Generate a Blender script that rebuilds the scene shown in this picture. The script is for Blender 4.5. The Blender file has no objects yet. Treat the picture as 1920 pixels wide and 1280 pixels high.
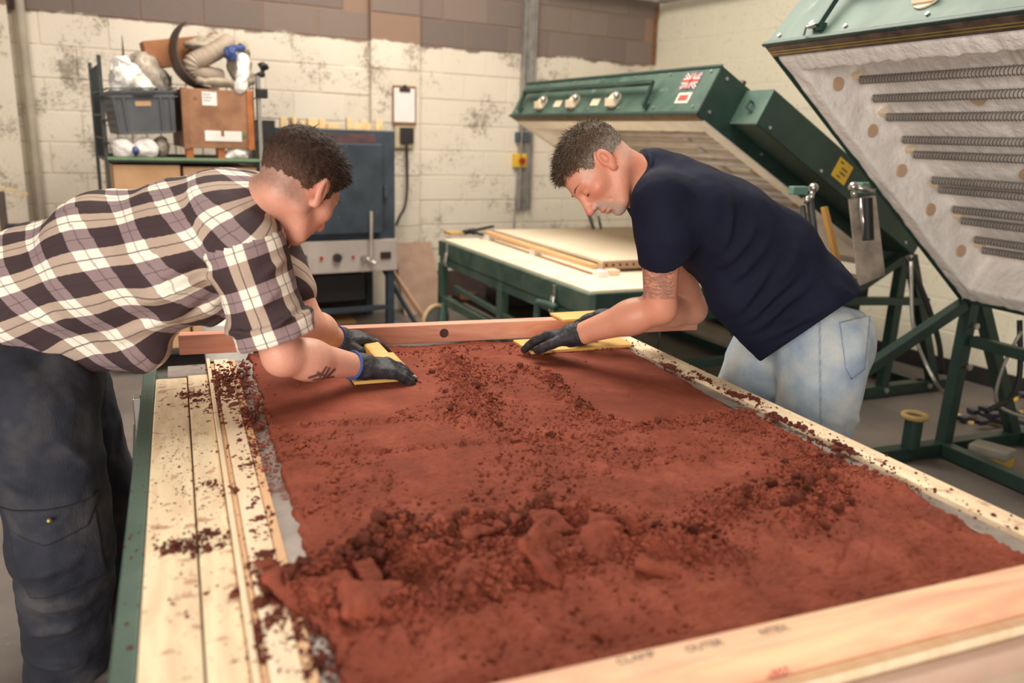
import bpy, math, random
import numpy as np
from mathutils import Vector, Matrix
R_ = random.Random(7)
sc = bpy.context.scene
# ---------------- camera ----------------
FPX = 1557.0; HC = 1.6
_Y = np.array([322-960, 640-232, -FPX]); _X = np.array([4930-960, 640-386, -FPX])
_Y = _Y/np.linalg.norm(_Y); _X = _X-_Y*_X.dot(_Y); _X = _X/np.linalg.norm(_X); _Z = np.cross(_X, _Y)
RC = np.array([_X, _Y, _Z])
cam = bpy.data.objects.new('camera', bpy.data.cameras.new('camera'))
sc.collection.objects.link(cam); sc.camera = cam
mw = Matrix(RC.tolist()).to_4x4(); mw.translation = (0, 0, HC); cam.matrix_world = mw
cam.data.sensor_width = 36; cam.data.lens = 36*FPX/1920; cam.data.clip_end = 60
cam.data.dof.use_dof = True; cam.data.dof.focus_distance = 2.35; cam.data.dof.aperture_fstop = 2.2
# ---------------- light ----------------
w = bpy.data.worlds.new('world'); sc.world = w; w.use_nodes = True
w.node_tree.nodes['Background'].inputs[0].default_value = (1.0, .93, .85, 1)
w.node_tree.nodes['Background'].inputs[1].default_value = .40
def area(name, loc, target, sx, sy, power, col):
    l = bpy.data.lights.new(name, 'AREA'); l.shape = 'RECTANGLE'; l.size = sx; l.size_y = sy; l.energy = power; l.color = col
    o = bpy.data.objects.new(name, l); sc.collection.objects.link(o); o.location = loc
    o.rotation_euler = (Vector(target)-Vector(loc)).to_track_quat('-Z', 'Y').to_euler(); return o
area('skylight_lamp', (1.6, 4.2, 4.3), (1.6, 4.2, 0), 2.2, 4.0, 260, (1, .93, .82))
area('door_daylight', (-2.6, -2.4, 1.7), (2.4, 2.6, 1.1), 3.0, 2.6, 290, (1, .93, .84))
sc.view_settings.view_transform = 'Standard'; sc.view_settings.look = 'None'
sc.view_settings.gamma = 1; sc.view_settings.use_curve_mapping = False; sc.view_settings.exposure = 0.12
# ---------------- helpers ----------------
def ray(px, py): return RC@np.array([px-960, 640-py, -FPX])
OC = np.array([0, 0, HC])
def PD(px, py, D): return OC+ray(px, py)*D/FPX
def onz(px, py, z):
    d = ray(px, py); return OC+d*(z-HC)/d[2]
def ony(px, py, y):
    d = ray(px, py); return OC+d*(y/d[1])
def srgb(r, g, b):
    f = lambda c: (c/255/12.92 if c/255 <= .04045 else ((c/255+.055)/1.055)**2.4)
    return (f(r), f(g), f(b), 1)
def link(o): sc.collection.objects.link(o)
def thing(name, label, cat, loc=(0, 0, 0), rz=0, group=None):
    o = bpy.data.objects.new(name, None); link(o); o.location = [float(v) for v in loc]; o.rotation_euler = (0, 0, rz); o.empty_display_size = .05
    o['label'] = label; o['category'] = cat
    if group: o['group'] = group
    return o
def tag(o, label, cat, group=None, kind=None):
    o['label'] = label; o['category'] = cat
    if group: o['group'] = group
    if kind: o['kind'] = kind
    return o
class NT:
    def __init__(s, m): s.t = m.node_tree; s.n = s.t.nodes; s.l = s.t.links
    def new(s, ty, **k):
        q = s.n.new(ty)
        for a, b in k.items():
            if a.startswith('i_'):
                kk = a[2:]; kk = int(kk) if kk.isdigit() else kk.replace('_', ' ')
                if hasattr(b, 'is_linked'): s.l.new(b, q.inputs[kk])
                else: q.inputs[kk].default_value = b
            else: setattr(q, a, b)
        return q
    def ramp(s, fac, stops):
        q = s.n.new('ShaderNodeValToRGB'); s.l.new(fac, q.inputs[0]); e = q.color_ramp.elements
        while len(e) < len(stops): e.new(.5)
        for i, (p, c) in enumerate(stops): e[i].position = p; e[i].color = c if len(c) == 4 else (*c, 1)
        return q.outputs[0]
    def mix(s, fac, a, b, mode='MIX'):
        q = s.n.new('ShaderNodeMix'); q.data_type = 'RGBA'; q.blend_type = mode
        for k, v in ((0, fac), (6, a), (7, b)):
            if hasattr(v, 'is_linked'): s.l.new(v, q.inputs[k])
            else: q.inputs[k].default_value = v
        return q.outputs[2]
    def math(s, op, a, b=0.0, clamp=False):
        q = s.n.new('ShaderNodeMath'); q.operation = op; q.use_clamp = clamp
        for k, v in ((0, a), (1, b)):
            if hasattr(v, 'is_linked'): s.l.new(v, q.inputs[k])
            else: q.inputs[k].default_value = v
        return q.outputs[0]
    def noise(s, scale, detail=4, vec=None, rough=.55, dist=0, stretch=None):
        if vec is None:
            vec = s.new('ShaderNodeTexCoord').outputs['Object']
        if stretch:
            vec = s.new('ShaderNodeMapping', i_Vector=vec, i_Scale=stretch).outputs[0]
        return s.new('ShaderNodeTexNoise', i_Vector=vec, i_Scale=scale, i_Detail=detail, i_Roughness=rough, i_Distortion=dist).outputs[0]
def newmat(name):
    m = bpy.data.materials.new(name); m.use_nodes = True; t = NT(m); b = t.n['Principled BSDF']; return m, t, b
def mat(name, c1, c2=None, rough=.6, metal=0, scale=8, stretch=None, bump=.1, bscale=None, spots=None, detail=5, dist=0, ss=0, spec=.5, pos=None):
    m, t, b = newmat(name); c2 = c2 or tuple(v*.75 for v in c1[:3])+(1,)
    f = t.noise(scale, detail, stretch=stretch, dist=dist)
    col = t.ramp(f, [(.35, c1), (.65, c2)])
    if spots:
        sc_, th, cs = spots; g = t.noise(sc_, 3)
        g = t.ramp(g, [(th, (0, 0, 0)), (th+.06, (1, 1, 1))]); col = t.mix(g, col, cs)
    t.l.new(col, b.inputs['Base Color']); b.inputs['Roughness'].default_value = rough; b.inputs['Metallic'].default_value = metal
    b.inputs['Specular IOR Level'].default_value = spec
    if ss:
        b.inputs['Subsurface Weight'].default_value = ss; b.inputs['Subsurface Radius'].default_value = (.012, .004, .002); b.inputs['Subsurface Scale'].default_value = 1
    if bump:
        g = t.noise(bscale or scale*6, 4, stretch=stretch)
        bn = t.new('ShaderNodeBump', i_Strength=bump, i_Distance=.01, i_Height=g); t.l.new(bn.outputs[0], b.inputs['Normal'])
    return m
def newmesh(name, V, F, m, parent=None, smooth=False, bevel=0, auto=None):
    me = bpy.data.meshes.new(name); me.from_pydata([tuple(map(float, v)) for v in V] if not isinstance(V, np.ndarray) else V.tolist(), [], F if not isinstance(F, np.ndarray) else F.tolist())
    me.update()
    for mm in (m if isinstance(m, (list, tuple)) else [m]): me.materials.append(mm)
    o = bpy.data.objects.new(name, me); link(o)
    if parent is not None: o.parent = parent
    if smooth: me.shade_smooth()
    if bevel:
        md = o.modifiers.new('bevel', 'BEVEL'); md.width = bevel; md.segments = 2; md.limit_method = 'ANGLE'; md.harden_normals = False
    if auto: me.shade_smooth(); me.set_sharp_from_angle(angle=math.radians(auto))
    return o
class MB:
    def __init__(s): s.v = []; s.f = []
    def add(s, V, F):
        k = len(s.v); s.v += [np.array(v, float) for v in V]; s.f += [tuple(i+k for i in f) for f in F]; return s
    def box(s, c, size, M=None):
        c = np.array(c, float); h = np.array(size)/2; V = []
        for z in (-1, 1):
            for y in (-1, 1):
                for x in (-1, 1):
                    p = h*np.array([x, y, z]); V.append(c+(M@p if M is not None else p))
        return s.add(V, [(0, 2, 3, 1), (4, 5, 7, 6), (0, 1, 5, 4), (2, 6, 7, 3), (0, 4, 6, 2), (1, 3, 7, 5)])
    def b2(s, lo, hi):
        lo = np.array(lo, float); hi = np.array(hi, float); return s.box((lo+hi)/2, hi-lo)
    def beam(s, a, b, w, h, up=(0, 0, 1), ext=0):
        a = np.array(a, float); b = np.array(b, float); d = b-a; L = np.linalg.norm(d); d = d/L; up = np.array(up, float)
        if abs(d.dot(up)) > .98: up = np.array([0, 1., 0]) if abs(d[1]) < .9 else np.array([1., 0, 0])
        x = np.cross(d, up); x /= np.linalg.norm(x); z = np.cross(x, d)
        return s.box((a+b)/2, (w, L+ext*2, h), np.array([x, d, z]).T)
    def cyl(s, a, b, r, n=14, r2=None, cap=True):
        a = np.array(a, float); b = np.array(b, float); r2 = r if r2 is None else r2; d = b-a; d = d/np.linalg.norm(d)
        u = np.cross(d, [0, 0, 1] if abs(d[2]) < .9 else [1, 0, 0]); u /= np.linalg.norm(u); v = np.cross(d, u); V = []
        for p, q in ((a, r), (b, r2)):
            for i in range(n):
                t = 2*math.pi*i/n; V.append(p+q*(math.cos(t)*u+math.sin(t)*v))
        F = [(i, (i+1) % n, n+(i+1) % n, n+i) for i in range(n)]
        if cap: F += [tuple(range(n-1, -1, -1)), tuple(range(n, 2*n))]
        return s.add(V, F)
    def tube(s, pts, r, n=8):
        pts = [np.array(p, float) for p in pts]; V = []; F = []; pu = None
        for i, p in enumerate(pts):
            d = pts[min(i+1, len(pts)-1)]-pts[max(i-1, 0)]; d = d/(np.linalg.norm(d)+1e-9)
            if pu is None: pu = np.cross(d, [0, 0, 1] if abs(d[2]) < .9 else [1, 0, 0])
            u = pu-d*pu.dot(d); u /= np.linalg.norm(u); pu = u; v = np.cross(d, u); rr = r[i] if hasattr(r, '__len__') else r
            for k in range(n):
                t = 2*math.pi*k/n; V.append(p+rr*(math.cos(t)*u+math.sin(t)*v))
            if i:
                for k in range(n): F.append(((i-1)*n+k, (i-1)*n+(k+1) % n, i*n+(k+1) % n, i*n+k))
        F += [tuple(range(n-1, -1, -1)), tuple(range(len(V)-n, len(V)))]
        return s.add(V, F)
    def ball(s, c, r, n=10, sq=(1, 1, 1)):
        V = []; F = []
        for i in range(n+1):
            for k in range(n*2):
                a = math.pi*i/n; t = math.pi*k/n; V.append(np.array(c)+r*np.array([math.sin(a)*math.cos(t)*sq[0], math.sin(a)*math.sin(t)*sq[1], math.cos(a)*sq[2]]))
        m = n*2
        for i in range(n):
            for k in range(m): F.append((i*m+k, (i+1)*m+k, (i+1)*m+(k+1) % m, i*m+(k+1) % m))
        return s.add(V, F)
    def quad(s, a, b, c, d, t=.001):
        a, b, c, d = [np.array(q, float) for q in (a, b, c, d)]; n = np.cross(b-a, d-a); n = n/np.linalg.norm(n)*t
        return s.add([a, b, c, d, a+n, b+n, c+n, d+n], [(3, 2, 1, 0), (4, 5, 6, 7), (0, 1, 5, 4), (1, 2, 6, 5), (2, 3, 7, 6), (3, 0, 4, 7)])
    def tor(s, c, R, r, ax=(0, 0, 1), n=24, m=8):
        ax = np.array(ax, float); ax /= np.linalg.norm(ax); u = np.cross(ax, [1, 0, 0] if abs(ax[0]) < .9 else [0, 1, 0]); u /= np.linalg.norm(u); v = np.cross(ax, u); V = []; F = []
        for i in range(n):
            t = 2*math.pi*i/n; e = math.cos(t)*u+math.sin(t)*v
            for k in range(m):
                q = 2*math.pi*k/m; V.append(np.array(c)+e*(R+r*math.cos(q))+ax*r*math.sin(q))
        for i in range(n):
            for k in range(m): F.append((i*m+k, ((i+1) % n)*m+k, ((i+1) % n)*m+(k+1) % m, i*m+(k+1) % m))
        return s.add(V, F)
    def build(s, name, m, parent=None, bevel=0, smooth=False, auto=None, world=True):
        V = np.array(s.v)
        if parent is not None and world:
            q = parent; off = np.zeros(3)
            while q is not None: off = off+np.array(q.location); q = q.parent
            V = V-off
        if V is None or parent is None:
            lo = V.min(0); hi = V.max(0); c = np.array([(lo[0]+hi[0])/2, (lo[1]+hi[1])/2, lo[2]]); o = newmesh(name, V-c, s.f, m, None, smooth, bevel, auto); o.location = c; return o
        return newmesh(name, V, s.f, m, parent, smooth, bevel, auto)
def struct(o, parent=None): o['kind'] = 'structure'; return o
# ---------------- numpy noise / sdf meshing ----------------
_rs = np.random.RandomState(3); _T = _rs.rand(64, 64, 64).astype(np.float32)
def vnoise(P, scale=1.0, seed=0):
    Q = P*scale+seed*7.31; I = np.floor(Q).astype(np.int64); Fq = Q-I; Fq = Fq*Fq*(3-2*Fq); I &= 63; J = (I+1) & 63; r = 0
    for a in (0, 1):
        for b in (0, 1):
            for c in (0, 1):
                wq = (Fq[:, 0] if a else 1-Fq[:, 0])*(Fq[:, 1] if b else 1-Fq[:, 1])*(Fq[:, 2] if c else 1-Fq[:, 2])
                r = r+wq*_T[(J if a else I)[:, 0], (J if b else I)[:, 1], (J if c else I)[:, 2]]
    return r*2-1
def fbm(P, scale, octv=3, seed=0):
    return sum(vnoise(P, scale*2**i, seed+i)*.5**i for i in range(octv))
def smin(a, b, k):
    h = np.clip(.5+.5*(b-a)/k, 0, 1); return b*(1-h)+a*h-k*h*(1-h)
def smax(a, b, k): return -smin(-a, -b, k)
def rc(P, a, b, r1, r2):
    a = np.array(a); b = np.array(b); ab = b-a; t = np.clip((P-a)@ab/ab.dot(ab), 0, 1)
    return np.linalg.norm(P-a-t[:, None]*ab, axis=1)-(r1+(r2-r1)*t)
def ell(P, c, r, M=None):
    q = P-np.array(c)
    if M is not None: q = q@M
    r = np.array(r); k0 = np.linalg.norm(q/r, axis=1); k1 = np.linalg.norm(q/(r*r), axis=1); return k0*(k0-1)/(k1+1e-9)
def sbox(P, c, h, M=None, rr=.005):
    q = P-np.array(c)
    if M is not None: q = q@M
    q = np.abs(q)-np.array(h)+rr; return np.linalg.norm(np.maximum(q, 0), axis=1)+np.minimum(q.max(1), 0)-rr
def half(P, p0, n):
    n = np.array(n, float); n = n/np.linalg.norm(n); return (P-np.array(p0))@n
def surfnet(fn, lo, hi, h, cf=4):
    lo = np.array(lo, float); hi = np.array(hi, float); H = h*cf; nc = np.ceil((hi-lo)/H).astype(int)+1
    g = [lo[i]+H*np.arange(nc[i]) for i in range(3)]
    C = np.stack(np.meshgrid(*g, indexing='ij'), -1).reshape(-1, 3); dc = fn(C).reshape(nc)
    n = (nc-1)*cf
    near = np.abs(dc) < H*1.9
    cell = np.zeros(nc-1, bool)
    for a in (0, 1):
        for b in (0, 1):
            for c in (0, 1): cell |= near[a:nc[0]-1+a, b:nc[1]-1+b, c:nc[2]-1+c]
    big = np.repeat(np.repeat(np.repeat(cell, cf, 0), cf, 1), cf, 2); base = np.repeat(np.repeat(np.repeat(dc[:-1, :-1, :-1], cf, 0), cf, 1), cf, 2).astype(np.float32)
    idx = np.argwhere(big); pts = lo+idx*h; out = np.empty(len(pts), np.float32)
    for i in range(0, len(pts), 400000): out[i:i+400000] = fn(pts[i:i+400000])
    base[big] = out; D = base; s = D < 0
    nx, ny, nz = D.shape
    cnt = np.zeros((nx-1, ny-1, nz-1), np.int8)
    for a in (0, 1):
        for b in (0, 1):
            for c in (0, 1): cnt += s[a:nx-1+a, b:ny-1+b, c:nz-1+c]
    ac = np.argwhere((cnt > 0) & (cnt < 8)); vid = -np.ones((nx-1, ny-1, nz-1), np.int64); vid[tuple(ac.T)] = np.arange(len(ac))
    acc = np.zeros((len(ac), 3)); num = np.zeros(len(ac))
    cor = [(a, b, c) for a in (0, 1) for b in (0, 1) for c in (0, 1)]
    for p in cor:
        for ax in range(3):
            if p[ax]: continue
            q = list(p); q[ax] = 1; da = D[ac[:, 0]+p[0], ac[:, 1]+p[1], ac[:, 2]+p[2]]; db = D[ac[:, 0]+q[0], ac[:, 1]+q[1], ac[:, 2]+q[2]]
            m = (da < 0) != (db < 0); t = np.where(m, da/(da-db+1e-12), 0); w_ = np.tile(np.array(p, float), (len(ac), 1)); w_[:, ax] += t
            acc[m] += w_[m]; num[m] += 1
    V = lo+(ac+acc/num[:, None])*h; F = []
    for ax in range(3):
        o1, o2 = [(1, 2), (2, 0), (0, 1)][ax]
        sl = [slice(1, -1)]*3; sl[ax] = slice(0, -1); sl2 = list(sl); sl2[ax] = slice(1, None)
        A = s[tuple(sl)]; B = s[tuple(sl2)]
        for flip in (0, 1):
            e = np.argwhere((A & ~B) if not flip else (~A & B))
            off = np.array([1, 1, 1]); off[ax] = 0; e = e+off
            u = np.zeros(3, int); u[o1] = 1; v = np.zeros(3, int); v[o2] = 1
            q = [vid[tuple((e-k).T)] for k in (u*0, u, u+v, v)]
            Q = np.stack(q, 1) if not flip else np.stack(q[::-1], 1)
            Q = Q[(Q >= 0).all(1)]; F.append(Q)
    return V, np.concatenate(F)
def sdfobj(name, fn, lo, hi, h, m, parent=None, cf=4, relax=1):
    V, F = surfnet(fn, lo, hi, h, cf)
    for _ in range(relax):                       # pull the net onto the surface
        e = h*.5; d = fn(V); G = np.stack([(fn(V+np.eye(3)[i]*e)-fn(V-np.eye(3)[i]*e))/(2*e) for i in range(3)], 1); gl = np.sum(G*G, 1)+1e-6
        V = V-np.clip(d/gl, -h, h)[:, None]*G
    W = V.copy()
    if parent is not None:
        q = parent; off = np.zeros(3)
        while q is not None: off = off+np.array(q.location); q = q.parent
        V = V-off
        o = newmesh(name, V, F, m, parent, True)
    else:
        c = np.array([(V[:, 0].min()+V[:, 0].max())/2, (V[:, 1].min()+V[:, 1].max())/2, V[:, 2].min()]); o = newmesh(name, V-c, F, m, None, True); o.location = c
    return o, W, F
# ---------------- room ----------------
A8 = math.radians(8); WD = np.array([math.cos(A8), math.sin(A8), 0]); NB = np.array([-math.sin(A8), math.cos(A8), 0]); CW = 7.109
def wp(s, d, z): return WD*s+NB*(CW-d)+np.array([0, 0, z])
def blockmat(name, paintz, pc, pc2, bare, bare2, grime):
    m, t, b = newmat(name)
    pos = t.new('ShaderNodeNewGeometry').outputs['Position']; z = t.new('ShaderNodeSeparateXYZ', i_0=pos).outputs[2]
    n1 = t.noise(5, 3, pos); n2 = t.noise(1.3, 4, pos); n3 = t.noise(46, 5, pos, .7)
    isl = t.new('ShaderNodeObjectInfo').outputs['Random']
    edge = t.math('ADD', z, t.math('MULTIPLY', t.math('SUBTRACT', n1, .5), .14))
    fac = t.ramp(t.math('MULTIPLY', t.math('SUBTRACT', edge, paintz-.5), 1.0), [(.49, (0, 0, 0)), (.505, (1, 1, 1))])
    n4 = t.noise(2.6, 5, pos, .6); n5 = t.noise(24, 6, pos, .75)
    pits = t.ramp(t.math('ADD', t.math('MULTIPLY', t.math('ADD', n3, n5), .5), t.math('MULTIPLY', t.math('SUBTRACT', n4, .5), .9*(grime > 0))), [(.55, (0, 0, 0)), (.68, (1, 1, 1))])
    paint = t.mix(n2, pc, pc2); paint = t.mix(t.math('MULTIPLY', isl, .25), paint, pc2)
    paint = t.mix(t.math('MULTIPLY', pits, .75), paint, srgb(120, 106, 92))
    bc = t.mix(isl, bare, bare2); bc = t.mix(t.math('MULTIPLY', n3, .35), bc, srgb(90, 76, 68))
    t.l.new(t.mix(fac, paint, bc), b.inputs['Base Color']); b.inputs['Roughness'].default_value = .85
    bn = t.new('ShaderNodeBump', i_Strength=.5, i_Distance=.01, i_Height=t.noise(60, 5, pos, .7)); t.l.new(bn.outputs[0], b.inputs['Normal']); return m
M_wall = blockmat('painted_block', 2.335, srgb(240, 230, 214), srgb(214, 202, 186), srgb(140, 124, 114), srgb(122, 108, 102), .12)
M_mortar = blockmat('painted_mortar', 2.33, srgb(238, 227, 210), srgb(208, 196, 178), srgb(160, 130, 110), srgb(150, 122, 104), .2)
M_wallr = blockmat('cream_block', 9, srgb(238, 230, 208), srgb(230, 221, 198), srgb(132, 113, 101), srgb(116, 100, 92), .0)
M_concrete = mat('concrete_floor', srgb(128, 118, 112), srgb(106, 98, 94), .6, scale=2.2, bump=.12, bscale=40, spots=(30, .68, srgb(140, 130, 120)))
M_black = mat('black_paint', srgb(38, 34, 36), rough=.7, scale=20)
M_dkband = mat('dark_brown_paint', srgb(70, 56, 50), rough=.8, scale=10)
def wallobj(name, o_m, lo, hi, origin, rz, rows, s0, s1, doff, skip=None, jit=True, stepx=.45):
    wl = MB().b2(lo, hi); w_ = newmesh(name, wl.v, wl.f, o_m[1]); w_.location = origin; w_.rotation_euler = (0, 0, rz); w_['kind'] = 'structure'
    hb = (.44/2, .05/2, .215/2); c = .004
    V = [(-hb[0], 0, -hb[2]), (hb[0], 0, -hb[2]), (hb[0], 0, hb[2]), (-hb[0], 0, hb[2]),
         (-hb[0], -hb[1]+c, -hb[2]), (hb[0], -hb[1]+c, -hb[2]), (hb[0], -hb[1]+c, hb[2]), (-hb[0], -hb[1]+c, hb[2]),
         (-hb[0]+c, -hb[1], -hb[2]+c), (hb[0]-c, -hb[1], -hb[2]+c), (hb[0]-c, -hb[1], hb[2]-c), (-hb[0]+c, -hb[1], hb[2]-c)]
    F = [(8, 9, 10, 11), (4, 5, 9, 8), (5, 6, 10, 9), (6, 7, 11, 10), (7, 4, 8, 11), (0, 1, 5, 4), (1, 2, 6, 5), (2, 3, 7, 6), (3, 0, 4, 7)]
    me = bpy.data.meshes.new('block'); me.from_pydata(V, [], F); me.materials.append(o_m[0]); k = 0
    for r in rows:
        z = .09+.225*r-.1125; x = s0+(.225 if r % 2 else 0)
        while x < s1-.1:
            if not (skip and skip(x, z)):
                b = bpy.data.objects.new('block', me); link(b); b.parent = w_; b.location = (x+.225, doff+(R_.uniform(-.002, .002) if jit else 0), z); k += 1
            x += stepx
    return w_
wb = wallobj('wall_back', (M_wall, M_mortar), (-1.1, 0, 0), (5.72, .2, 4.4), tuple(NB*CW), A8, range(3, 14), -.75, 5.55, .018, skip=lambda x, z: z > 3.0 or (2.5 < x+.225 < 3.0))
pier = wallobj('wall_back_pier', (M_wall, M_mortar), (2.61, -.065, 0), (3.06, .0, 4.4), tuple(NB*CW), A8, range(3, 14), 2.61, 2.9, -.046, skip=lambda x, z: z > 3.0)
pil = MB().b2((-1.0, -.16, 0), (-.03, 0, 4.4)); o = newmesh('wall_left_pier', pil.v, pil.f, M_mortar); o.location = NB*CW; o.rotation_euler = (0, 0, A8); o['kind'] = 'structure'
mp = MB().cyl((.05, -.06, .0), (.05, -.06, 4.2), .03, 12); tag(newmesh('shadow_gap_rod', mp.v, mp.f, mat('gap_rod_grey', srgb(176, 164, 148), scale=6), None, auto=40), 'grey vertical rod standing in for the shadow gap at the left end of the block wall', 'rod'); bpy.data.objects['shadow_gap_rod'].location = NB*CW; bpy.data.objects['shadow_gap_rod'].rotation_euler = (0, 0, A8)  # added rod stands in for the shaded recess beside the left pier
wr = wallobj('wall_right', (M_wallr, M_wallr), (-5.2, 0, 0), (7.6, .2, 4.4), tuple(WD*5.72+NB*CW), A8-math.pi/2, range(1, 14), -.05, 5.9, .0235, skip=lambda x, z: z > 3.0)
m = MB().b2((-6, -6.5, -.05), (9, 9, 0)); f_ = m.build('floor', M_concrete); f_['kind'] = 'structure'
m = MB().b2((-6, -1.5, 4.4), (9, 9.5, 4.5)); c_ = m.build('ceiling', mat('ceiling_sheet', srgb(190, 184, 172), rough=.8)); c_['kind'] = 'structure'
def wbox(name, m, s0, s1, d0, d1, z0, z1, parent=None, bevel=.002, **k):
    q = MB()
    q.add([wp(s, d, z) for z in (z0, z1) for d in (d0, d1) for s in (s0, s1)], [(0, 1, 3, 2), (4, 6, 7, 5), (0, 4, 5, 1), (2, 3, 7, 6), (0, 2, 6, 4), (1, 5, 7, 3)])
    # faces oriented for d increasing out of the wall
    return q.build(name, m, parent, bevel=bevel, **k)
o = wbox('baseboard_back', M_dkband, .1, 5.7, .0, .008, 0, .33, bevel=0); o['kind'] = 'structure'
q = MB().beam(wp(5.71, .0, .06), wp(5.71, 7, .06), .03, .12); o = q.build('baseboard_right', M_black); o['kind'] = 'structure'
M_galv = mat('galvanised_steel', srgb(176, 172, 166), srgb(150, 146, 142), .45, .6, scale=12, bump=.05)
# steel channel post and tray
t_ = thing('steel_channel', 'tall galvanised steel channel running up the block wall beside the hoods', 'channel', wp(4.17, .03, 1.0)); 
wbox('web', M_galv, 4.10, 4.235, 0.024, 0.036, .9, 4.3, t_); wbox('flange', M_galv, 4.10, 4.112, 0.036, 0.084, .9, 4.3, t_); wbox('flange', M_galv, 4.222, 4.235, 0.036, 0.084, .9, 4.3, t_); wbox('stiffener', M_galv, 4.16, 4.172, 0.036, 0.064, .9, 4.3, t_)
t_ = thing('cable_tray', 'galvanised cable tray crossing the top of the walls at the corner', 'tray', wp(5.0, .1, 2.93))
wbox('tray_side', M_galv, 4.3, 5.6, .024, .14, 2.93, 2.945, t_); wbox('tray_lip', M_galv, 4.3, 5.6, .14, .15, 2.925, 3.0, t_); q = MB().beam(wp(5.62, .1, 2.935), wp(5.62, 1.6, 2.935), .14, .012); q.build('tray_branch', M_galv, t_); q = MB().beam(wp(5.55, .14, 2.96), wp(5.55, 1.6, 2.96), .01, .07); q.build('branch_lip', M_galv, t_)
M_rust = mat('rusty_edge', srgb(150, 100, 58), srgb(116, 76, 48), .7, scale=20)
tag(wbox('corner_strip', M_rust, 5.665, 5.69, .0, .02, 2.35, 2.93), 'rusty orange brown strip in the upper corner of the block wall', 'strip')
# ---------------- wall fittings ----------------
M_plyd = mat('mdf', srgb(178, 146, 126), srgb(160, 128, 110), .6, scale=9, bump=.03)
M_paper = mat('white_paper', srgb(238, 230, 226), srgb(228, 220, 216), .7, scale=4, bump=0)
M_dkplastic = mat('dark_plastic', srgb(52, 48, 50), rough=.45, scale=10, bump=.02)
t_ = thing('clipboard', 'brown clipboard with white sheet hanging on the block wall', 'clipboard', wp(2.9, .1, 1.66))
wbox('board', mat('hardboard', srgb(140, 96, 66), scale=14), 2.79, 3.01, .092, .098, 1.655, 1.985, t_); wbox('sheet', M_paper, 2.803, 2.997, .099, .101, 1.68, 1.965, t_)
wbox('clip', M_dkplastic, 2.85, 2.95, .1, .113, 1.935, 1.965, t_, bevel=.004); q = MB().cyl(wp(2.9, .1, 1.975), wp(2.9, .115, 1.975), .018, 12); q.build('clip_ring', M_dkplastic, t_)
t_ = thing('socket_box', 'dark switched socket on pale back plate under the clipboard', 'socket', wp(2.9, .1, 1.47))
wbox('back_plate', mat('ivory_plastic', srgb(206, 190, 160), scale=8, rough=.4, bump=0), 2.81, 2.99, .092, .11, 1.46, 1.645, t_, bevel=.004); wbox('face_plate', M_dkplastic, 2.85, 2.975, .11, .135, 1.50, 1.635, t_, bevel=.004)
M_rubber = mat('black_rubber', srgb(34, 32, 34), rough=.55, scale=12, bump=.02)
pts = [wp(2.91, .125, 1.5), wp(2.912, .13, 1.3), wp(2.90, .16, 1.1), wp(2.86, .2, .95), wp(2.80, .24, .88), wp(2.76, .25, .8)]
def spline(pts, n=8):
    pts = [np.array(p, float) for p in pts]; P = [2*pts[0]-pts[1]]+pts+[2*pts[-1]-pts[-2]]; r = []
    for i in range(1, len(P)-2):
        for k in range(n):
            t = k/n; a, b, c, d = P[i-1:i+3]; r.append(.5*((2*b)+(-a+c)*t+(2*a-5*b+4*c-d)*t*t+(-a+3*b-3*c+d)*t**3))
    r.append(P[-2]); return r
tag(MB().tube(spline(pts), .012, 8).build('power_cable', M_rubber, smooth=True), 'thick black cable hanging from the dark socket down behind the kiln', 'cable')
M_yel = mat('yellow_plastic', srgb(236, 190, 52), rough=.4, scale=4, bump=0); M_red = mat('red_plastic', srgb(176, 40, 40), rough=.35, scale=4, bump=0)
t_ = thing('isolator_switch', 'yellow isolator box with red knob on the block wall', 'switch', wp(4.11, .0, 1.3))
wbox('housing', M_yel, 4.05, 4.175, .0, .075, 1.30, 1.43, t_, bevel=.008); q = MB().cyl(wp(4.115, .075, 1.367), wp(4.115, .105, 1.367), .03, 18); q.build('knob', M_red, t_, bevel=.003)
q = MB().cyl(wp(4.1, .02, 1.30), wp(4.07, .02, .0), .009, 8); q.cyl(wp(4.11, .02, 1.43), wp(4.11, .02, 1.54), .009, 8)
q.build('conduit', M_galv, t_)
tag(wbox('junction_box', mat('grey_blue_plastic', srgb(74, 84, 92), scale=5, bump=0), 4.07, 4.2, .0, .07, 1.535, 1.63, bevel=.006), 'small slate grey junction box above the yellow isolator', 'box')
# ---------------- blue kiln ----------------
M_kblue = mat('slate_blue_steel', srgb(66, 76, 86), srgb(50, 58, 68), .5, .2, scale=5, bump=.04, spots=(22, .70, srgb(150, 150, 148)))
M_kgrey = mat('grey_panel', srgb(184, 172, 164), srgb(168, 156, 150), .5, .1, scale=5, bump=.02)
K = thing('front_loading_kiln', 'slate blue front-loading kiln on a stand against the block wall', 'kiln', wp(2.08, .5, 0))
wbox('body', M_kblue, 1.58, 2.57, .12, .70, .50, 1.60, K, bevel=.006)
dr = wbox('door', M_kblue, 1.60, 2.44, .705, .775, .80, 1.50, K, bevel=.01)
wbox('soot_lintel', mat('purple_soot', srgb(70, 52, 58), srgb(100, 66, 66), scale=12), 1.70, 2.40, .702, .712, 1.5, 1.57, K)
wbox('handle', M_kblue, 2.455, 2.49, .705, .76, 1.08, 1.17, K, bevel=.003)
pn = wbox('control_panel', M_kgrey, 1.58, 2.57, .702, .75, .49, .745, K, bevel=.005)
def wcyl(name, m, s, z, d0, d1, r, parent): return MB().cyl(wp(s, d0, z), wp(s, d1, z), r, 16).build(name, m, parent, auto=40)
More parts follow.
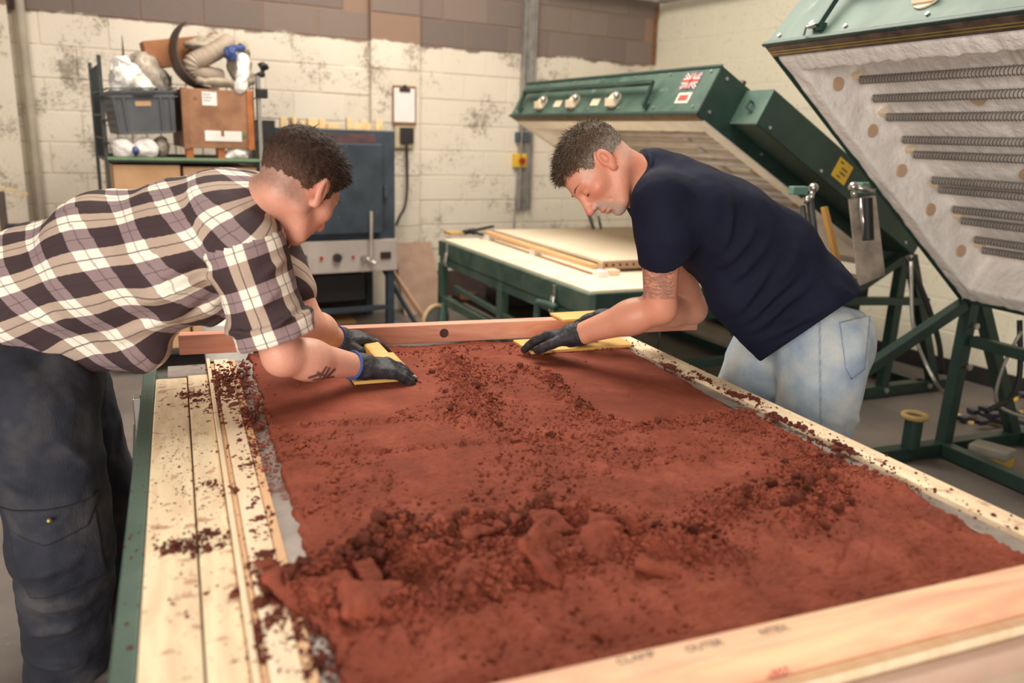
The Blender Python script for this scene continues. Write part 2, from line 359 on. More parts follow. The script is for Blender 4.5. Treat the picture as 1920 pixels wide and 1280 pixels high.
wcyl('dial', M_dkplastic, 2.055, .615, .75, .785, .034, pn); wcyl('pilot_light', M_red, 1.93, .615, .75, .765, .014, pn); wcyl('button', M_red, 2.19, .615, .75, .762, .012, pn)
wcyl('cam_lock', M_galv, 2.27, .61, .75, .80, .02, pn)
wbox('rocker_switch', M_dkplastic, 1.79, 1.815, .75, .76, .58, .645, pn); wbox('meter', mat('dark_red_meter', srgb(56, 30, 28), scale=30), 2.42, 2.51, .75, .762, .59, .645, pn)
q = MB().cyl(wp(2.325, .80, .60), wp(2.325, .81, .98), .014, 10).cyl(wp(2.30, .76, .60), wp(2.36, .80, .56), .018, 10); q.build('vent_lever', mat('pale_steel', srgb(200, 192, 178), metal=.5, rough=.4, scale=10), K, auto=40)
for s in (1.62, 2.53):
    for d in (.16, .68): wbox('leg', M_kblue, s-.03, s+.03, d-.03, d+.03, 0, .5, K)
wbox('rail', M_kblue, 1.65, 2.5, .66, .70, .15, .19, K); wbox('rail', M_kblue, 1.65, 2.5, .14, .18, .15, .19, K); wbox('shelf', mat('dark_shelf', srgb(46, 42, 44), scale=7), 1.62, 2.36, .14, .55, .22, .44, K)
wbox('roof_box', M_dkplastic, 1.52, 1.62, .2, .7, 1.5, 1.65, K)
M_pine = mat('pale_pine', srgb(236, 208, 160), srgb(222, 186, 134), .6, scale=3, stretch=(1, 12, 12), bump=.05)
NTH = 'first second third fourth fifth sixth seventh eighth ninth tenth eleventh twelfth thirteenth fourteenth fifteenth sixteenth seventeenth eighteenth'.split()
x = 1.72; k = 0
while x < 2.5:
    wd_ = R_.uniform(.03, .085); hh = R_.choice([.04, .055, .075, .09]); q = MB()
    d0 = R_.uniform(.45, .62); a = wp(x, d0, 1.602); b = wp(x+wd_, d0+R_.uniform(-.02, .02), 1.602)
    q.beam(a+[0, 0, hh/2], b+[0, 0, hh/2], R_.uniform(.03, .07), hh)
    o = q.build('wood_offcut', M_pine, bevel=.002); tag(o, 'pale wood offcut on the blue kiln roof, '+NTH[k]+' from the left', 'offcut', 'pale wood offcuts on the kiln roof'); x += wd_+.012; k += 1
# scrap on the kiln floor side
for i in range(5):
    p = wp(2.22+.06*i, .85+.03*(i % 2), 0); tag(MB().beam(p+[0, 0, .015], p+[.05, .02, .02], .05, .03).build('brick_chip', mat('dusty_rubble', srgb(170, 156, 146), scale=20), bevel=.004), 'small pale rubble chip by the blue kiln leg, '+NTH[i]+' from the left', 'rubble', 'rubble chips by the kiln')
# boards leaning
q = MB().quad(wp(2.80, .34, 0), wp(3.20, .34, 0), wp(3.16, .1, .62), wp(2.80, .1, .62), .012); tag(q.build('mdf_sheet', M_plyd), 'brown board leaning on the wall between the blue kiln and green table', 'board')
q = MB().beam(wp(2.60, .3, .55), wp(2.78, 1.0, .0), .02, .05); tag(q.build('timber_batten', mat('brown_batten', srgb(186, 146, 118), scale=6), bevel=.002), 'thin brown batten leaning beside the blue kiln leg', 'batten')
q = MB().beam(wp(2.60, .22, .5), wp(2.72, .85, .0), .02, .04); tag(q.build('steel_batten', M_kblue, bevel=.002), 'thin slate blue bar leaning next to the brown batten', 'bar')
q = MB().b2(onz(560, 612, .0)-[.0, .0, 0], onz(640, 600, .0)+[.1, .4, .02]); tag(q.build('floor_board', mat('ochre_board', srgb(168, 124, 78), scale=4), bevel=.002), 'ochre board on the floor in front of the blue kiln', 'board')
# ---------------- cage trolley ----------------
M_wire = mat('dark_wire', srgb(74, 76, 74), rough=.5, metal=.4, scale=10, bump=0); M_grn_rail = mat('faded_green_rail', srgb(118, 150, 110), scale=10, bump=0)
M_card = mat('cardboard', srgb(206, 164, 124), srgb(190, 148, 108), .8, scale=6, bump=.03)
M_card2 = mat('brown_cardboard', srgb(176, 122, 84), srgb(156, 104, 70), .8, scale=6, bump=.03)
CG = thing('wire_cage_trolley', 'wire cage trolley with green front rail packed with boxes and bags', 'trolley', wp(.88, 1.0, 0))
z0, z1 = 1.385, 1.95
for d in (.62, 1.40):
    for s in (.42, 1.345):
        wbox('post', M_wire if s < 1 else M_galv, s-.011, s+.011, d-.011, d+.011, .12, (1.98 if s < 1 else 1.92), CG)
q = MB()
for i in range(8): q.cyl(wp(.42, .70+.09*i, z0), wp(.42, .70+.09*i, 1.93), .004, 6)
for z in (1.5, 1.64, 1.78, 1.93): q.cyl(wp(.42, .62, z), wp(.42, 1.40, z), .005, 6)
o = q.build('side_mesh', M_wire, CG); q = MB()
for i in range(8): q.cyl(wp(1.345, .70+.09*i, z0), wp(1.345, .70+.09*i, 1.93), .004, 6)
for z in (1.5, 1.64, 1.78, 1.93): q.cyl(wp(1.345, .62, z), wp(1.345, 1.40, z), .005, 6)
q.build('side_mesh', M_wire, CG)
q = MB()
for i in range(10): q.cyl(wp(.42+.0925*(i+.5), .62, .2), wp(.42+.0925*(i+.5), .62, 1.93), .004, 6)
q.build('back_mesh', M_wire, CG)
wbox('front_rail', M_grn_rail, .42, 1.345, 1.395, 1.415, 1.375, 1.392, CG); wbox('rear_rail', M_wire, .42, 1.345, .61, .63, 1.37, 1.39, CG)
wbox('deck', M_wire, .42, 1.345, .62, 1.39, 1.360, 1.372, CG); wbox('lower_deck', M_wire, .42, 1.345, .62, 1.40, .12, .15, CG)
for z in (1.47, 1.6, 1.74): wbox('hook_tab', M_rubber, .40, .44, 1.405, 1.44, z, z+.012, CG)
wbox('corner_latch', M_rubber, 1.33, 1.40, 1.36, 1.42, 1.78, 1.84, CG, bevel=.006)
for s in (.5, 1.27):
    for d in (.7, 1.32): MB().cyl(wp(s-.015, d, .06), wp(s+.015, d, .06), .06, 16).build('wheel', M_rubber, CG)
# lower cardboard carton in the trolley
q = PD(239, 333, 5.45); MB().box(q, (.05, .02, .075)).cyl(q+[-.018, -.015, -.03], q+[-.018, -.015, .045], .006, 8).cyl(q+[.018, -.015, -.03], q+[.018, -.015, .045], .006, 8).build('chrome_clip', mat('clip_chrome', srgb(206, 202, 198), rough=.25, metal=.9, scale=20, bump=.03), CG, auto=40)
tag(wbox('large_carton', M_card, .45, .84, .72, 1.37, .152, 1.345, bevel=.004), 'tall pale cardboard carton under the green rail of the cage trolley, left one', 'carton')
tag(wbox('large_carton', M_card, .86, 1.32, .72, 1.36, .152, 1.335, bevel=.004), 'tall pale cardboard carton under the green rail of the cage trolley, right one', 'carton')
# grey crate
M_crate = mat('grey_crate_plastic', srgb(92, 94, 98), srgb(78, 80, 84), .5, scale=6, bump=.02)
cr = thing('grey_crate', 'grey ribbed plastic crate tilted in the cage trolley under a white bag', 'crate', wp(.65, 1.2, 1.535))
def tiltbox(name, m, x0, x1, y0, y1, zz0, zz1, parent, base, tl, taper=0, bevel=.003):
    q = MB(); V = []
    for z in (zz0, zz1):
        tp = taper*(1-(z-0)/.27)
        for y in (y0, y1):
            for x in (x0, x1):
                xx = x*(1-tp); yy = y; X = xx*math.cos(tl)-z*math.sin(tl); Z = xx*math.sin(tl)+z*math.cos(tl); V.append(wp(base[0]+X, base[1]+yy, base[2]+Z))
    q.add(V, [(0, 1, 3, 2), (4, 6, 7, 5), (0, 4, 5, 1), (2, 3, 7, 6), (0, 2, 6, 4), (1, 5, 7, 3)]); return q.build(name, m, parent, bevel=bevel)
bs = (.665, 1.05, 1.535); tl = math.radians(3.5)
tiltbox('front_wall', M_crate, -.185, .185, .30, .312, 0, .26, cr, bs, tl, .10); tiltbox('back_wall', M_crate, -.185, .185, -.3, -.288, 0, .26, cr, bs, tl, .10)
tiltbox('side_wall', M_crate, -.185, -.173, -.3, .31, 0, .26, cr, bs, tl, .10); tiltbox('side_wall', M_crate, .173, .185, -.3, .31, 0, .26, cr, bs, tl, .10); tiltbox('bottom', M_crate, -.18, .18, -.3, .31, 0, .01, cr, bs, tl, .10)
for z in (.215, .245, .268): tiltbox('rim', M_crate, -.2, .2, .312, .325, z, z+.007, cr, bs, tl, .0)
for z in (.215, .268): tiltbox('side_rim', M_crate, -.2, -.185, -.3, .325, z, z+.008, cr, bs, tl, .0); tiltbox('side_rim', M_crate, .185, .2, -.3, .325, z, z+.008, cr, bs, tl, .0)
tiltbox('rim_base', M_crate, -.175, .175, .312, .328, .0, .012, cr, bs, tl, .08)
for x in (-.17, -.115, .1, .16): tiltbox('rib', M_crate, x-.006, x+.006, .312, .324, .01, .22, cr, bs, tl, .08)
tiltbox('grip', M_dkplastic, -.05, .06, .325, .335, .225, .25, cr, bs, tl); tiltbox('paper_tag', M_card, -.05, .04, .313, .316, .165, .195, cr, bs, tl)
for z in (.05, .09, .13, .17):
    tiltbox('side_rib', M_crate, -.197, -.185, -.28, .31, z, z+.006, cr, bs, tl, .08)
# bags and soft things by sdf
M_bagw = mat('white_bag', srgb(244, 240, 234), srgb(226, 220, 212), .45, scale=6, bump=.15, bscale=18)
M_bagg = mat('translucent_grey_bag', srgb(190, 176, 160), srgb(150, 140, 130), .35, scale=7, bump=.2, bscale=20)
def blob(name, label, cat, m, parts, nz=.02, sc_=14, h=.009, seed=0, k=.03, group=None, cut=None):
    P = np.array([p for p, r in parts]); rr = np.array([np.max(r) for p, r in parts]); lo = (P-rr[:, None]).min(0)-.03; hi = (P+rr[:, None]).max(0)+.03
    def fn(Q):
        d = None
        for p, r in parts:
            e = ell(Q, p, r if hasattr(r, '__len__') else (r, r, r)); d = e if d is None else smin(d, e, k)
        n = fbm(Q, sc_, 3, seed); d = d+nz*(np.abs(n)*1.6-.4)
        if cut is not None: d = np.maximum(d, cut-Q[:, 2])
        return d
    o, _, _ = sdfobj(name, fn, lo, hi, h, m); return tag(o, label, cat, group)
blob('plastic_bag', 'crumpled white plastic bag bulging out of the grey crate', 'bag', M_bagw, [(wp(.585, 1.2, 1.86), (.11, .1, .1)), (wp(.56, 1.22, 1.93), (.06, .06, .07)), (wp(.66, 1.2, 1.82), (.09, .09, .05)), (wp(.53, 1.2, 1.80), (.05, .08, .05))], cut=1.80-.03)
blob('plastic_sack', 'greyish see-through sack behind the white bag in the grey crate', 'bag', M_bagg, [(wp(.74, 1.1, 1.87), (.11, .1, .09)), (wp(.70, 1.05, 1.96), (.09, .09, .08)), (wp(.80, 1.12, 1.80), (.05, .1, .05))], seed=5, cut=1.79)
blob('white_rag_bag', 'small crumpled white bag on the green rail right of the crate', 'bag', M_bagw, [(wp(1.19, 1.33, 1.42), (.05, .045, .04)), (wp(1.24, 1.33, 1.425), (.045, .045, .04)), (wp(1.15, 1.33, 1.40), (.035, .04, .03))], seed=3, nz=.012, h=.006, cut=1.394)
# wooden crate with labels
wc = thing('wooden_crate', 'weathered brown wooden crate with white label and torn paper, in the trolley', 'crate', wp(1.09, 1.2, 1.39))
M_wcrate = mat('stained_plywood', srgb(168, 122, 90), srgb(136, 94, 68), .7, scale=7, bump=.05, spots=(20, .66, srgb(110, 78, 60)))
wbox('panel', M_wcrate, .89, 1.29, .80, 1.375, 1.455, 1.82, wc, bevel=.004)
M_orng = mat('orange_wood', srgb(190, 116, 66), srgb(160, 92, 52), .6, scale=8)
wbox('corner_batten', M_orng, 1.27, 1.31, 1.34, 1.385, 1.45, 1.825, wc); wbox('corner_batten', M_wcrate, .87, .905, 1.34, 1.385, 1.45, 1.825, wc)
wbox('leg', M_orng, .885, .93, 1.3, 1.36, 1.388, 1.455, wc); wbox('leg', M_orng, 1.08, 1.125, 1.3, 1.36, 1.388, 1.455, wc)
wbox('label_sheet', M_paper, .995, 1.085, 1.376, 1.378, 1.72, 1.805, wc)
for i in range(3): wbox('print_line', M_dkplastic, 1.003, 1.045+.01*(i % 2), 1.378, 1.3785, 1.785-.018*i, 1.789-.018*i, wc, bevel=0)
for s, e in ((1.00, 1.10), (1.12, 1.23)): wbox('torn_paper', M_bagw, s, e, 1.376, 1.38, 1.50, 1.565, wc)
wbox('torn_paper', M_bagw, 1.0, 1.23, 1.376, 1.379, 1.50, 1.53, wc)
wbox('green_sticker', mat('green_sticker', srgb(70, 140, 84), scale=5, bump=0), 1.235, 1.26, 1.376, 1.379, 1.525, 1.55, wc)
# cardboard box behind, sacks below the crate
t_ = thing('cardboard_box', 'brown cardboard box tilted behind the hose on the trolley', 'box', wp(.95, .9, 1.95))
q = MB(); T_ = Matrix.Rotation(math.radians(-11), 3, 'Y'); Mt = np.array((Matrix.Rotation(A8, 3, 'Z')@Matrix.Rotation(math.radians(-10), 3, 'Y')))
q.box(wp(.93, .95, 2.06), (.42, .2, .17), Mt); q.build('carton_body', M_card2, t_, bevel=.004); q = MB().box(wp(1.16, .92, 2.12), (.07, .16, .15), Mt@np.array(Matrix.Rotation(.5, 3, 'Y'))); q.build('flap', M_card2, t_, bevel=.002)
M_lino = mat('brown_lino', srgb(88, 70, 60), srgb(72, 56, 50), .6, scale=6)
q = MB(); cs = []
for i in range(13):
    a = math.radians(136+i*11.3); cs.append((math.cos(a), math.sin(a)))
V = []; F = []
for i, (c, s) in enumerate(cs):
    for dd in (1.0, 1.36):
        for rr in (.235, .226): V.append(wp(1.10+c*rr*1.02, dd, 2.055+s*rr))
for i in range(12):
    a = i*4; b = a+4; F += [(a, a+2, b+2, b), (a+1, b+1, b+3, a+3), (a, b, b+1, a+1), (a+2, a+3, b+3, b+2)]
F += [(0, 1, 3, 2), (48, 50, 51, 49)]
q.add(V, F); tag(q.build('curled_sheet', M_lino, auto=50), 'dark brown curled sheet holding the grey hose on the trolley', 'sheet')
# ribbed hose
M_hose = mat('beige_hose', srgb(176, 158, 140), srgb(150, 134, 120), .6, scale=5, bump=.03)
def ribhose(pts, r, rib=.004, pitch=.014):
    c = spline(pts, 30); L = 0; rs = []
    for i, p in enumerate(c):
        if i: L += np.linalg.norm(p-c[i-1])
        rs.append(r+rib*math.sin(L/pitch*2*math.pi))
    return c, rs
c, rs = ribhose([wp(1.15, 1.2, 1.90), wp(.99, 1.25, 1.93), wp(.97, 1.27, 1.98), wp(1.06, 1.25, 2.03), wp(1.16, 1.22, 2.09), wp(1.22, 1.15, 2.13)], .056)
tag(MB().tube(c, rs, 18).build('ribbed_hose', M_hose, smooth=True), 'thick beige ribbed hose curled inside the brown sheet', 'hose')
blob('canvas_sack', 'limp beige canvas sack slumped over the hose at the right', 'sack', mat('beige_canvas', srgb(178, 164, 144), srgb(150, 136, 118), .8, scale=5, bump=.1), [(wp(1.18, 1.1, 2.12), (.17, .1, .06)), (wp(1.05, 1.12, 2.10), (.1, .08, .03)), (wp(1.28, 1.15, 2.02), (.08, .1, .13)), (wp(1.10, 1.33, 1.87), (.13, .05, .04)), (wp(1.27, 1.30, 1.90), (.07, .06, .08))], seed=9, nz=.02, sc_=9)
blob('white_cloth_roll', 'long white cloth roll hanging over the wooden crate corner', 'cloth', M_bagw, [(wp(1.235, 1.37, 1.85), (.04, .035, .05)), (wp(1.255, 1.36, 1.92), (.045, .035, .07)), (wp(1.27, 1.33, 2.0), (.04, .035, .06))], seed=12, nz=.008, h=.006)
blob('blue_bag', 'blue knotted bag above the white cloth roll', 'bag', mat('blue_bag_plastic', srgb(62, 82, 140), srgb(40, 56, 104), .4, scale=20, bump=.2), [(wp(1.20, 1.33, 2.05), (.05, .04, .045)), (wp(1.24, 1.32, 2.085), (.05, .04, .03))], seed=14, nz=.015, h=.006)
blob('glove_rag', 'black rag caught on the right corner of the cage', 'rag', M_rubber, [(wp(1.38, 1.4, 1.98), (.035, .03, .025)), (wp(1.36, 1.4, 1.93), (.03, .02, .02))], seed=15, nz=.01, h=.006)
for i, (s, lb) in enumerate(((.50, 'left'), (.63, 'middle'))):
    blob('paper_sack', 'white paper sack with faint print under the grey crate, '+('at the cage corner' if i == 0 else 'next to the blue scrap'), 'sack', M_paper, [(wp(s+.02, 1.33, 1.44), (.075, .05, .07))], nz=.008, seed=20+i, h=.006, cut=1.393)
blob('grey_sack', 'grey sack standing under the crate right end', 'sack', M_bagg, [(wp(.75, 1.25, 1.455), (.05, .08, .07))], nz=.008, seed=23, h=.006, cut=1.393)
blob('blue_scrap', 'blue plastic scrap between the two paper sacks', 'scrap', bpy.data.materials['blue_bag_plastic'], [(wp(.585, 1.37, 1.43), (.018, .02, .03))], nz=.006, seed=24, h=.004, cut=1.393)
q = MB(); q.add([wp(.585, .95, 1.9), wp(.61, .95, 1.9), wp(.598, .95, 2.14), wp(.585, .97, 1.9), wp(.61, .97, 1.9), wp(.6, .965, 2.14)], [(0, 1, 2), (3, 5, 4), (0, 2, 5, 3), (1, 4, 5, 2), (0, 3, 4, 1)]); tag(q.build('dark_blade', M_lino), 'dark pointed strip sticking up behind the white bag', 'strip')
# left edge bits
t_ = thing('workbench', 'wooden workbench edge with dark post at the far left', 'bench', wp(-.3, 1.2, 0))
pA = PD(-60, 446, 5.2); pB = PD(22, 446, 5.2)
MB().b2(pA+[-.3, 0, -.03], pB+[0, .6, .0]).build('bench_top', M_pine, t_, bevel=.003); MB().b2((pB[0]-.11, pB[1]+.1, 0), (pB[0]-.05, pB[1]+.16, pB[2]-.03)).build('leg', M_lino, t_); MB().b2((pB[0]-.09, pB[1]+.2, pB[2]), (pB[0]-.05, pB[1]+.24, pB[2]+.27)).build('post', M_lino, t_)
q = PD(28, 432, 5.3); tag(MB().box(q+[-.0, .1, -.0], (.12, .1, .07)).build('blue_tin', mat('navy_tin', srgb(38, 42, 66), scale=4), bevel=.004), 'small navy box at the back of the workbench', 'box')
bpy.data.objects['blue_tin'].location.z = pA[2]+.001
tag(MB().beam(PD(-30, 345, 5.2), PD(52, 364, 5.2), .012, .014).build('wooden_stick', M_pine), 'thin pale wooden stick resting on the dark bench post', 'stick')
q = PD(430, 660, 4.6); zz = q[2]
tb = MB().cyl((q[0], q[1], 0), (q[0], q[1], .57), .10, 24, .14); tag(tb.build('white_tub', M_bagw, bevel=.004, auto=40), 'white plastic tub on the floor beyond the casting table', 'tub')
# ---------------- kiln hoods ----------------
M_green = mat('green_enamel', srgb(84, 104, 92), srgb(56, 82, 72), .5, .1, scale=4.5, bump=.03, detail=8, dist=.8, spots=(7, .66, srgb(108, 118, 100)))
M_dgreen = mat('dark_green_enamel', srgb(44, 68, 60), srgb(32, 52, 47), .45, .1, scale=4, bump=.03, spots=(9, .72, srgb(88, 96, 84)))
M_lining2 = mat('clean_fibre_lining', srgb(252, 244, 230), srgb(240, 230, 214), .9, scale=9, bump=.3, bscale=45)
M_rod2 = mat('pale_rod', srgb(214, 200, 188), srgb(188, 172, 162), scale=9)
M_lining = mat('white_fibre_lining', srgb(250, 244, 238), srgb(234, 226, 220), .9, scale=9, bump=.7, bscale=45, spots=(34, .71, srgb(196, 176, 158)))
M_brownm = mat('brown_seal_band', srgb(112, 92, 84), srgb(70, 58, 56), .45, .4, scale=16)
M_brass = mat('brass_trim', srgb(196, 172, 96), rough=.35, metal=.6, scale=10)
M_chrome = mat('chrome', srgb(206, 202, 198), rough=.25, metal=.9, scale=20, bump=.03)
M_cer = mat('ceramic', srgb(232, 212, 184), srgb(222, 200, 172), .6, scale=6)
M_disc = mat('tan_ceramic', srgb(206, 176, 148), srgb(192, 160, 132), .6, scale=6)
M_coil = mat('dark_coil', srgb(104, 100, 106), srgb(76, 72, 80), .4, .5, scale=10)
M_rod = mat('rod_ceramic', srgb(214, 206, 198), rough=.5, scale=8)
M_bolt = mat('bolt_steel', srgb(200, 196, 188), rough=.3, metal=.8, scale=10, bump=0)
M_grcap = mat('pale_green_cap', srgb(104, 142, 128), scale=5)
import bmesh
def recalc(o):
    bm = bmesh.new(); bm.from_mesh(o.data); bmesh.ops.recalc_face_normals(bm, faces=bm.faces); bm.to_mesh(o.data); bm.free(); return o
class Fr:
    def __init__(s, O, X, B, N): s.O, s.X, s.B, s.N = [np.array(q, float) for q in (O, X, B, N)]
    def p(s, a, b, n): return s.O+s.X*a+s.B*b+s.N*n
    def box(s, name, m, a0, a1, b0, b1, n0, n1, parent, bevel=.002, **k):
        q = MB(); q.add([s.p(a, b, n) for n in (n0, n1) for b in (b0, b1) for a in (a0, a1)], [(0, 2, 3, 1), (4, 5, 7, 6), (0, 1, 5, 4), (2, 6, 7, 3), (0, 4, 6, 2), (1, 3, 7, 5)]); return recalc(q.build(name, m, parent, bevel=bevel, **k))
def hood(name, label, f, W, L, T, fine, coil0=0):
    H = thing(name, label, 'kiln hood', f.p(W, L/2, 0))
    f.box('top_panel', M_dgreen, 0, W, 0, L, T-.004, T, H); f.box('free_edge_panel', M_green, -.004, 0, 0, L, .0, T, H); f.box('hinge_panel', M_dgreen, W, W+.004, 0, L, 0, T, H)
    f.box('end_panel', M_dgreen, 0, W, -.004, 0, 0, T, H); f.box('end_panel', M_dgreen, 0, W, L, L+.004, 0, T, H)
    f.box('edge_lip', M_dgreen, -.012, .004, -.01, L+.01, -.004, .016, H, bevel=.004); f.box('edge_lip', M_dgreen, -.012, .0, -.01, L+.01, T-.012, T+.006, H, bevel=.004)
    f.box('seal_band', M_brownm, .004, .062, .004, L-.004, -.004, .01, H); f.box('brass_trim', M_brass, .03, .033, .01, L-.01, -.007, -.004, H, bevel=0); f.box('brass_trim', M_brass, .043, .046, .01, L-.01, -.007, -.004, H, bevel=0)
    A0, A1, B0, B1 = .165, W-.13, .10, L-.10
    if fine:
        MX = np.stack([f.X, f.B, f.N], 1)
        def fn(P):
            q = (P-f.O)@MX
            c = np.array([(.066+W)/2, L/2, .13]); hh = np.array([(W-.066)/2, L/2, .125]); d1 = sbox(q, c, hh, None, .02)
            c2 = np.array([(A0+A1)/2, (B0+B1)/2, .08]); h2 = np.array([(A1-A0)/2, (B1-B0)/2, .125]); d2 = sbox(q, c2, h2, None, .015)
            st = q*np.array([8, 34, 10]); w1 = fbm(st, 1, 2, 2); w2 = fbm(q, 22, 3, 5); rim = np.clip(1-np.abs(q[:, 2])/.05, 0, 1)
            d = smax(d1, -d2, .012)+.005*np.abs(w1)*1.4+.003*w2
            return d
        pts = np.array([f.p(a, b, n) for a in (0, W) for b in (0, L) for n in (-.02, T)]); lo = pts.min(0)-.02; hi = pts.max(0)+.02
        # mesh in the hood's own frame, then map
        def fl(q):
            return fn(f.O+q@MX.T)
        V, F = surfnet(fl, (.03, -.03, -.03), (W+.03, L+.03, T+.0), .011)
        V = f.O+V@MX.T; newmesh('fibre_lining', V-np.array(H.location), F, M_lining, H, True)
    else:
        f.box('fibre_lining', M_lining2, .062, A0, .003, L-.003, -.008, .2, H); f.box('fibre_lining', M_lining2, A1, W, .003, L-.003, -.008, .2, H)
        f.box('fibre_lining', M_lining2, A0, A1, .003, B0, -.008, .2, H); f.box('fibre_lining', M_lining2, A0, A1, B1, L-.003, -.008, .2, H); f.box('lining_ceiling', M_lining2, A0, A1, B0, B1, .2, .22, H)
    # elements
    q = MB().cyl((0, 0, 0), (0, B1-B0-.1, 0), .0166, 10); rodm = None; ln = B1-B0-.1
    hel = MB(); pts = []; turns = int(ln/.0165); 
    for i in range(turns*8+1):
        t = i/8*2*math.pi; pts.append((.0175*math.cos(t), ln*i/(turns*8), .0175*math.sin(t)))
    hel.tube(pts, .0017, 4)
    rot = Matrix([[f.X[i], f.B[i], f.N[i]] for i in range(3)]).to_4x4()
    aa = [.385, .498, .615, .76, .859, 1.035, 1.101, 1.244, 1.328, 1.471, 1.553]
    me1 = bpy.data.meshes.new('heating_element'); me1.from_pydata([tuple(v) for v in q.v], [], q.f); me1.materials.append(M_rod); me1.shade_smooth()
    me2 = bpy.data.meshes.new('coil_winding'); me2.from_pydata([tuple(v) for v in hel.v], [], hel.f); me2.materials.append(M_coil if fine else M_rod2)
    det = np.linalg.det(np.stack([f.X, f.B, f.N], 1))
    for k, a in enumerate(aa):
        o = bpy.data.objects.new('heating_element', me1); link(o); o.parent = H
        yv = Vector(f.B); zv = Vector(f.N); xv = yv.cross(zv); Mx = Matrix([[xv[i], yv[i], zv[i]] for i in range(3)]).to_4x4(); Mx.translation = Vector(f.p(a, B0+.055, .16))-H.location; o.matrix_local = Mx
        c = bpy.data.objects.new('coil_winding', me2); link(c); c.parent = o
        f.box('end_clip', M_cer, a-.02, a+.005, B0-.005, B0+.045, .17, .195, H, bevel=.003) if k % 2 == 0 else None
    for a in (.341, .634, .902, 1.181, 1.495):
        q = MB().cyl(f.p(a, B0-.012, .1), f.p(a, B0+.006, .1), .03, 20); q.cyl(f.p(a, B0+.006, .1), f.p(a, B0+.009, .1), .008, 12); q.build('ceramic_button', M_disc, H, bevel=.002)
    for a in (.55, 1.0, 1.45):
        for b in (.62, 1.1): MB().cyl(f.p(a, b, .183), f.p(a, b, .204), .03, 20).build('ceramic_button', M_disc, H, bevel=.002)
    MB().tube([f.p(.2, .88, .185), f.p(1.62, .93, .185)], .012, 10).build('support_tube', M_rod, H, smooth=True)
    # bolts
    for b in np.linspace(.06, L-.06, 7):
        for n in (.045, T-.03): MB().cyl(f.p(-.006, b, n), f.p(-.011, b, n), .008, 8).build('bolt', M_bolt, H)
    return H
th = math.radians(39.8)
fr = Fr((2.35, 3.06, 2.0), (math.cos(th), 0, -math.sin(th)), (0, -1, 0), (math.sin(th), 0, math.cos(th)))
HR = hood('kiln_hood', 'large raised green kiln hood at the right edge, white lined with coil heating rods', fr, 1.81, 2.38, .29, True)
def handle(f, H, b0, b1, n0, n1):
    for b in (b0, b1): MB().beam(f.p(-.03, b, n0), f.p(-.05, b, n1), .022, .022, up=f.X).box(f.p(-.015, b, n0+.01), (.03, .03, .03)).build('handle_bracket', M_dgreen, H, bevel=.002)
    MB().beam(f.p(-.055, b0, n1), f.p(-.055, b1, n1), .026, .026, up=f.N, ext=.012).build('handle_bar', M_dgreen, H, bevel=.003)
handle(fr, HR, .31, 2.1, .04, .24)
def latch(f, H, b, n):
    L_ = MB().box(f.p(-.02, b, n), (.03, .045, .02)).build('toggle_latch', M_chrome, H, bevel=.003); MB().tube([f.p(-.03, b+.02, n), f.p(-.045, b, n-.03), f.p(-.02, b-.02, n-.045)], .005, 6).cyl(f.p(-.01, b-.02, n+.012), f.p(-.03, b-.02, n+.012), .01, 8).cyl(f.p(-.01, b+.02, n+.012), f.p(-.03, b+.02, n+.012), .01, 8).build('latch_wire', M_chrome, L_)
latch(fr, HR, .27, .055); latch(fr, HR, 1.9, .055)
for b in (.76, 1.3): MB().cyl(fr.p(-.004, b, .13), fr.p(-.012, b, .13), .055, 20).box(fr.p(-.02, b, .11), (.02, .09, .03)).build('connector_plate', M_cer, HR, bevel=.002)
# middle hood
A3 = math.radians(3.3); U3 = np.array([-math.sin(A3), math.cos(A3), 0]); V3 = np.array([math.cos(A3), math.sin(A3), 0]); t2 = math.radians(29)
fm = Fr((2.60, 3.90, 1.74), V3*math.cos(t2)-np.array([0, 0, math.sin(t2)]), U3, V3*math.sin(t2)+np.array([0, 0, math.cos(t2)]))
HM = hood('kiln_hood', 'green kiln hood with flag sticker, raised over the far green table', fm, 1.84, 2.36, .29, False)
handle(fm, HM, .5, 2.2, .04, .18)
for b in (1.9, 1.42, .9): MB().cyl(fm.p(-.004, b, .1), fm.p(-.03, b, .1), .055, 18).box(fm.p(-.03, b, .075), (.03, .1, .05)).build('switch_plate', M_cer, HM, bevel=.003); MB().ball(fm.p(-.045, b-.06, .11), .02, 6).build('chrome_knob', M_chrome, HM, smooth=True)
for b in (1.66, 1.14): fm.box('cream_label', M_cer, -.008, -.004, b-.05, b+.05, .07, .12, HM)
def sticker(f, H, bc, nc, sb, sn, col, a=-.0065):
    return f.box('sticker', col, a, a+.002, bc-sb/2, bc+sb/2, nc-sn/2, nc+sn/2, H, bevel=0)
M_navyp = mat('flag_blue', srgb(84, 74, 110), scale=5, bump=0); M_redp = mat('flag_red', srgb(168, 70, 66), scale=5, bump=0); M_whitep = mat('flag_white', srgb(222, 206, 190), scale=5, bump=0)
st = sticker(fm, HM, .2, .205, .15, .10, M_navyp); st.name = 'flag_sticker'
def fstripe(m, p, q, w_, a):
    P = fm.p(a, *p); Q = fm.p(a, *q); MB().beam(P, Q, w_, .001, up=-fm.X).build('flag_stripe', m, st)
for w_, m_, a in ((.02, M_whitep, -.0072), (.008, M_redp, -.0080)):
    fstripe(m_, (.13, .16), (.27, .25), w_, a); fstripe(m_, (.13, .25), (.27, .16), w_, a)
for w_, m_, a in ((.034, M_whitep, -.0088), (.02, M_redp, -.0096)):
    fstripe(m_, (.125, .205), (.275, .205), w_, a); fstripe(m_, (.2, .157), (.2, .253), w_, a)
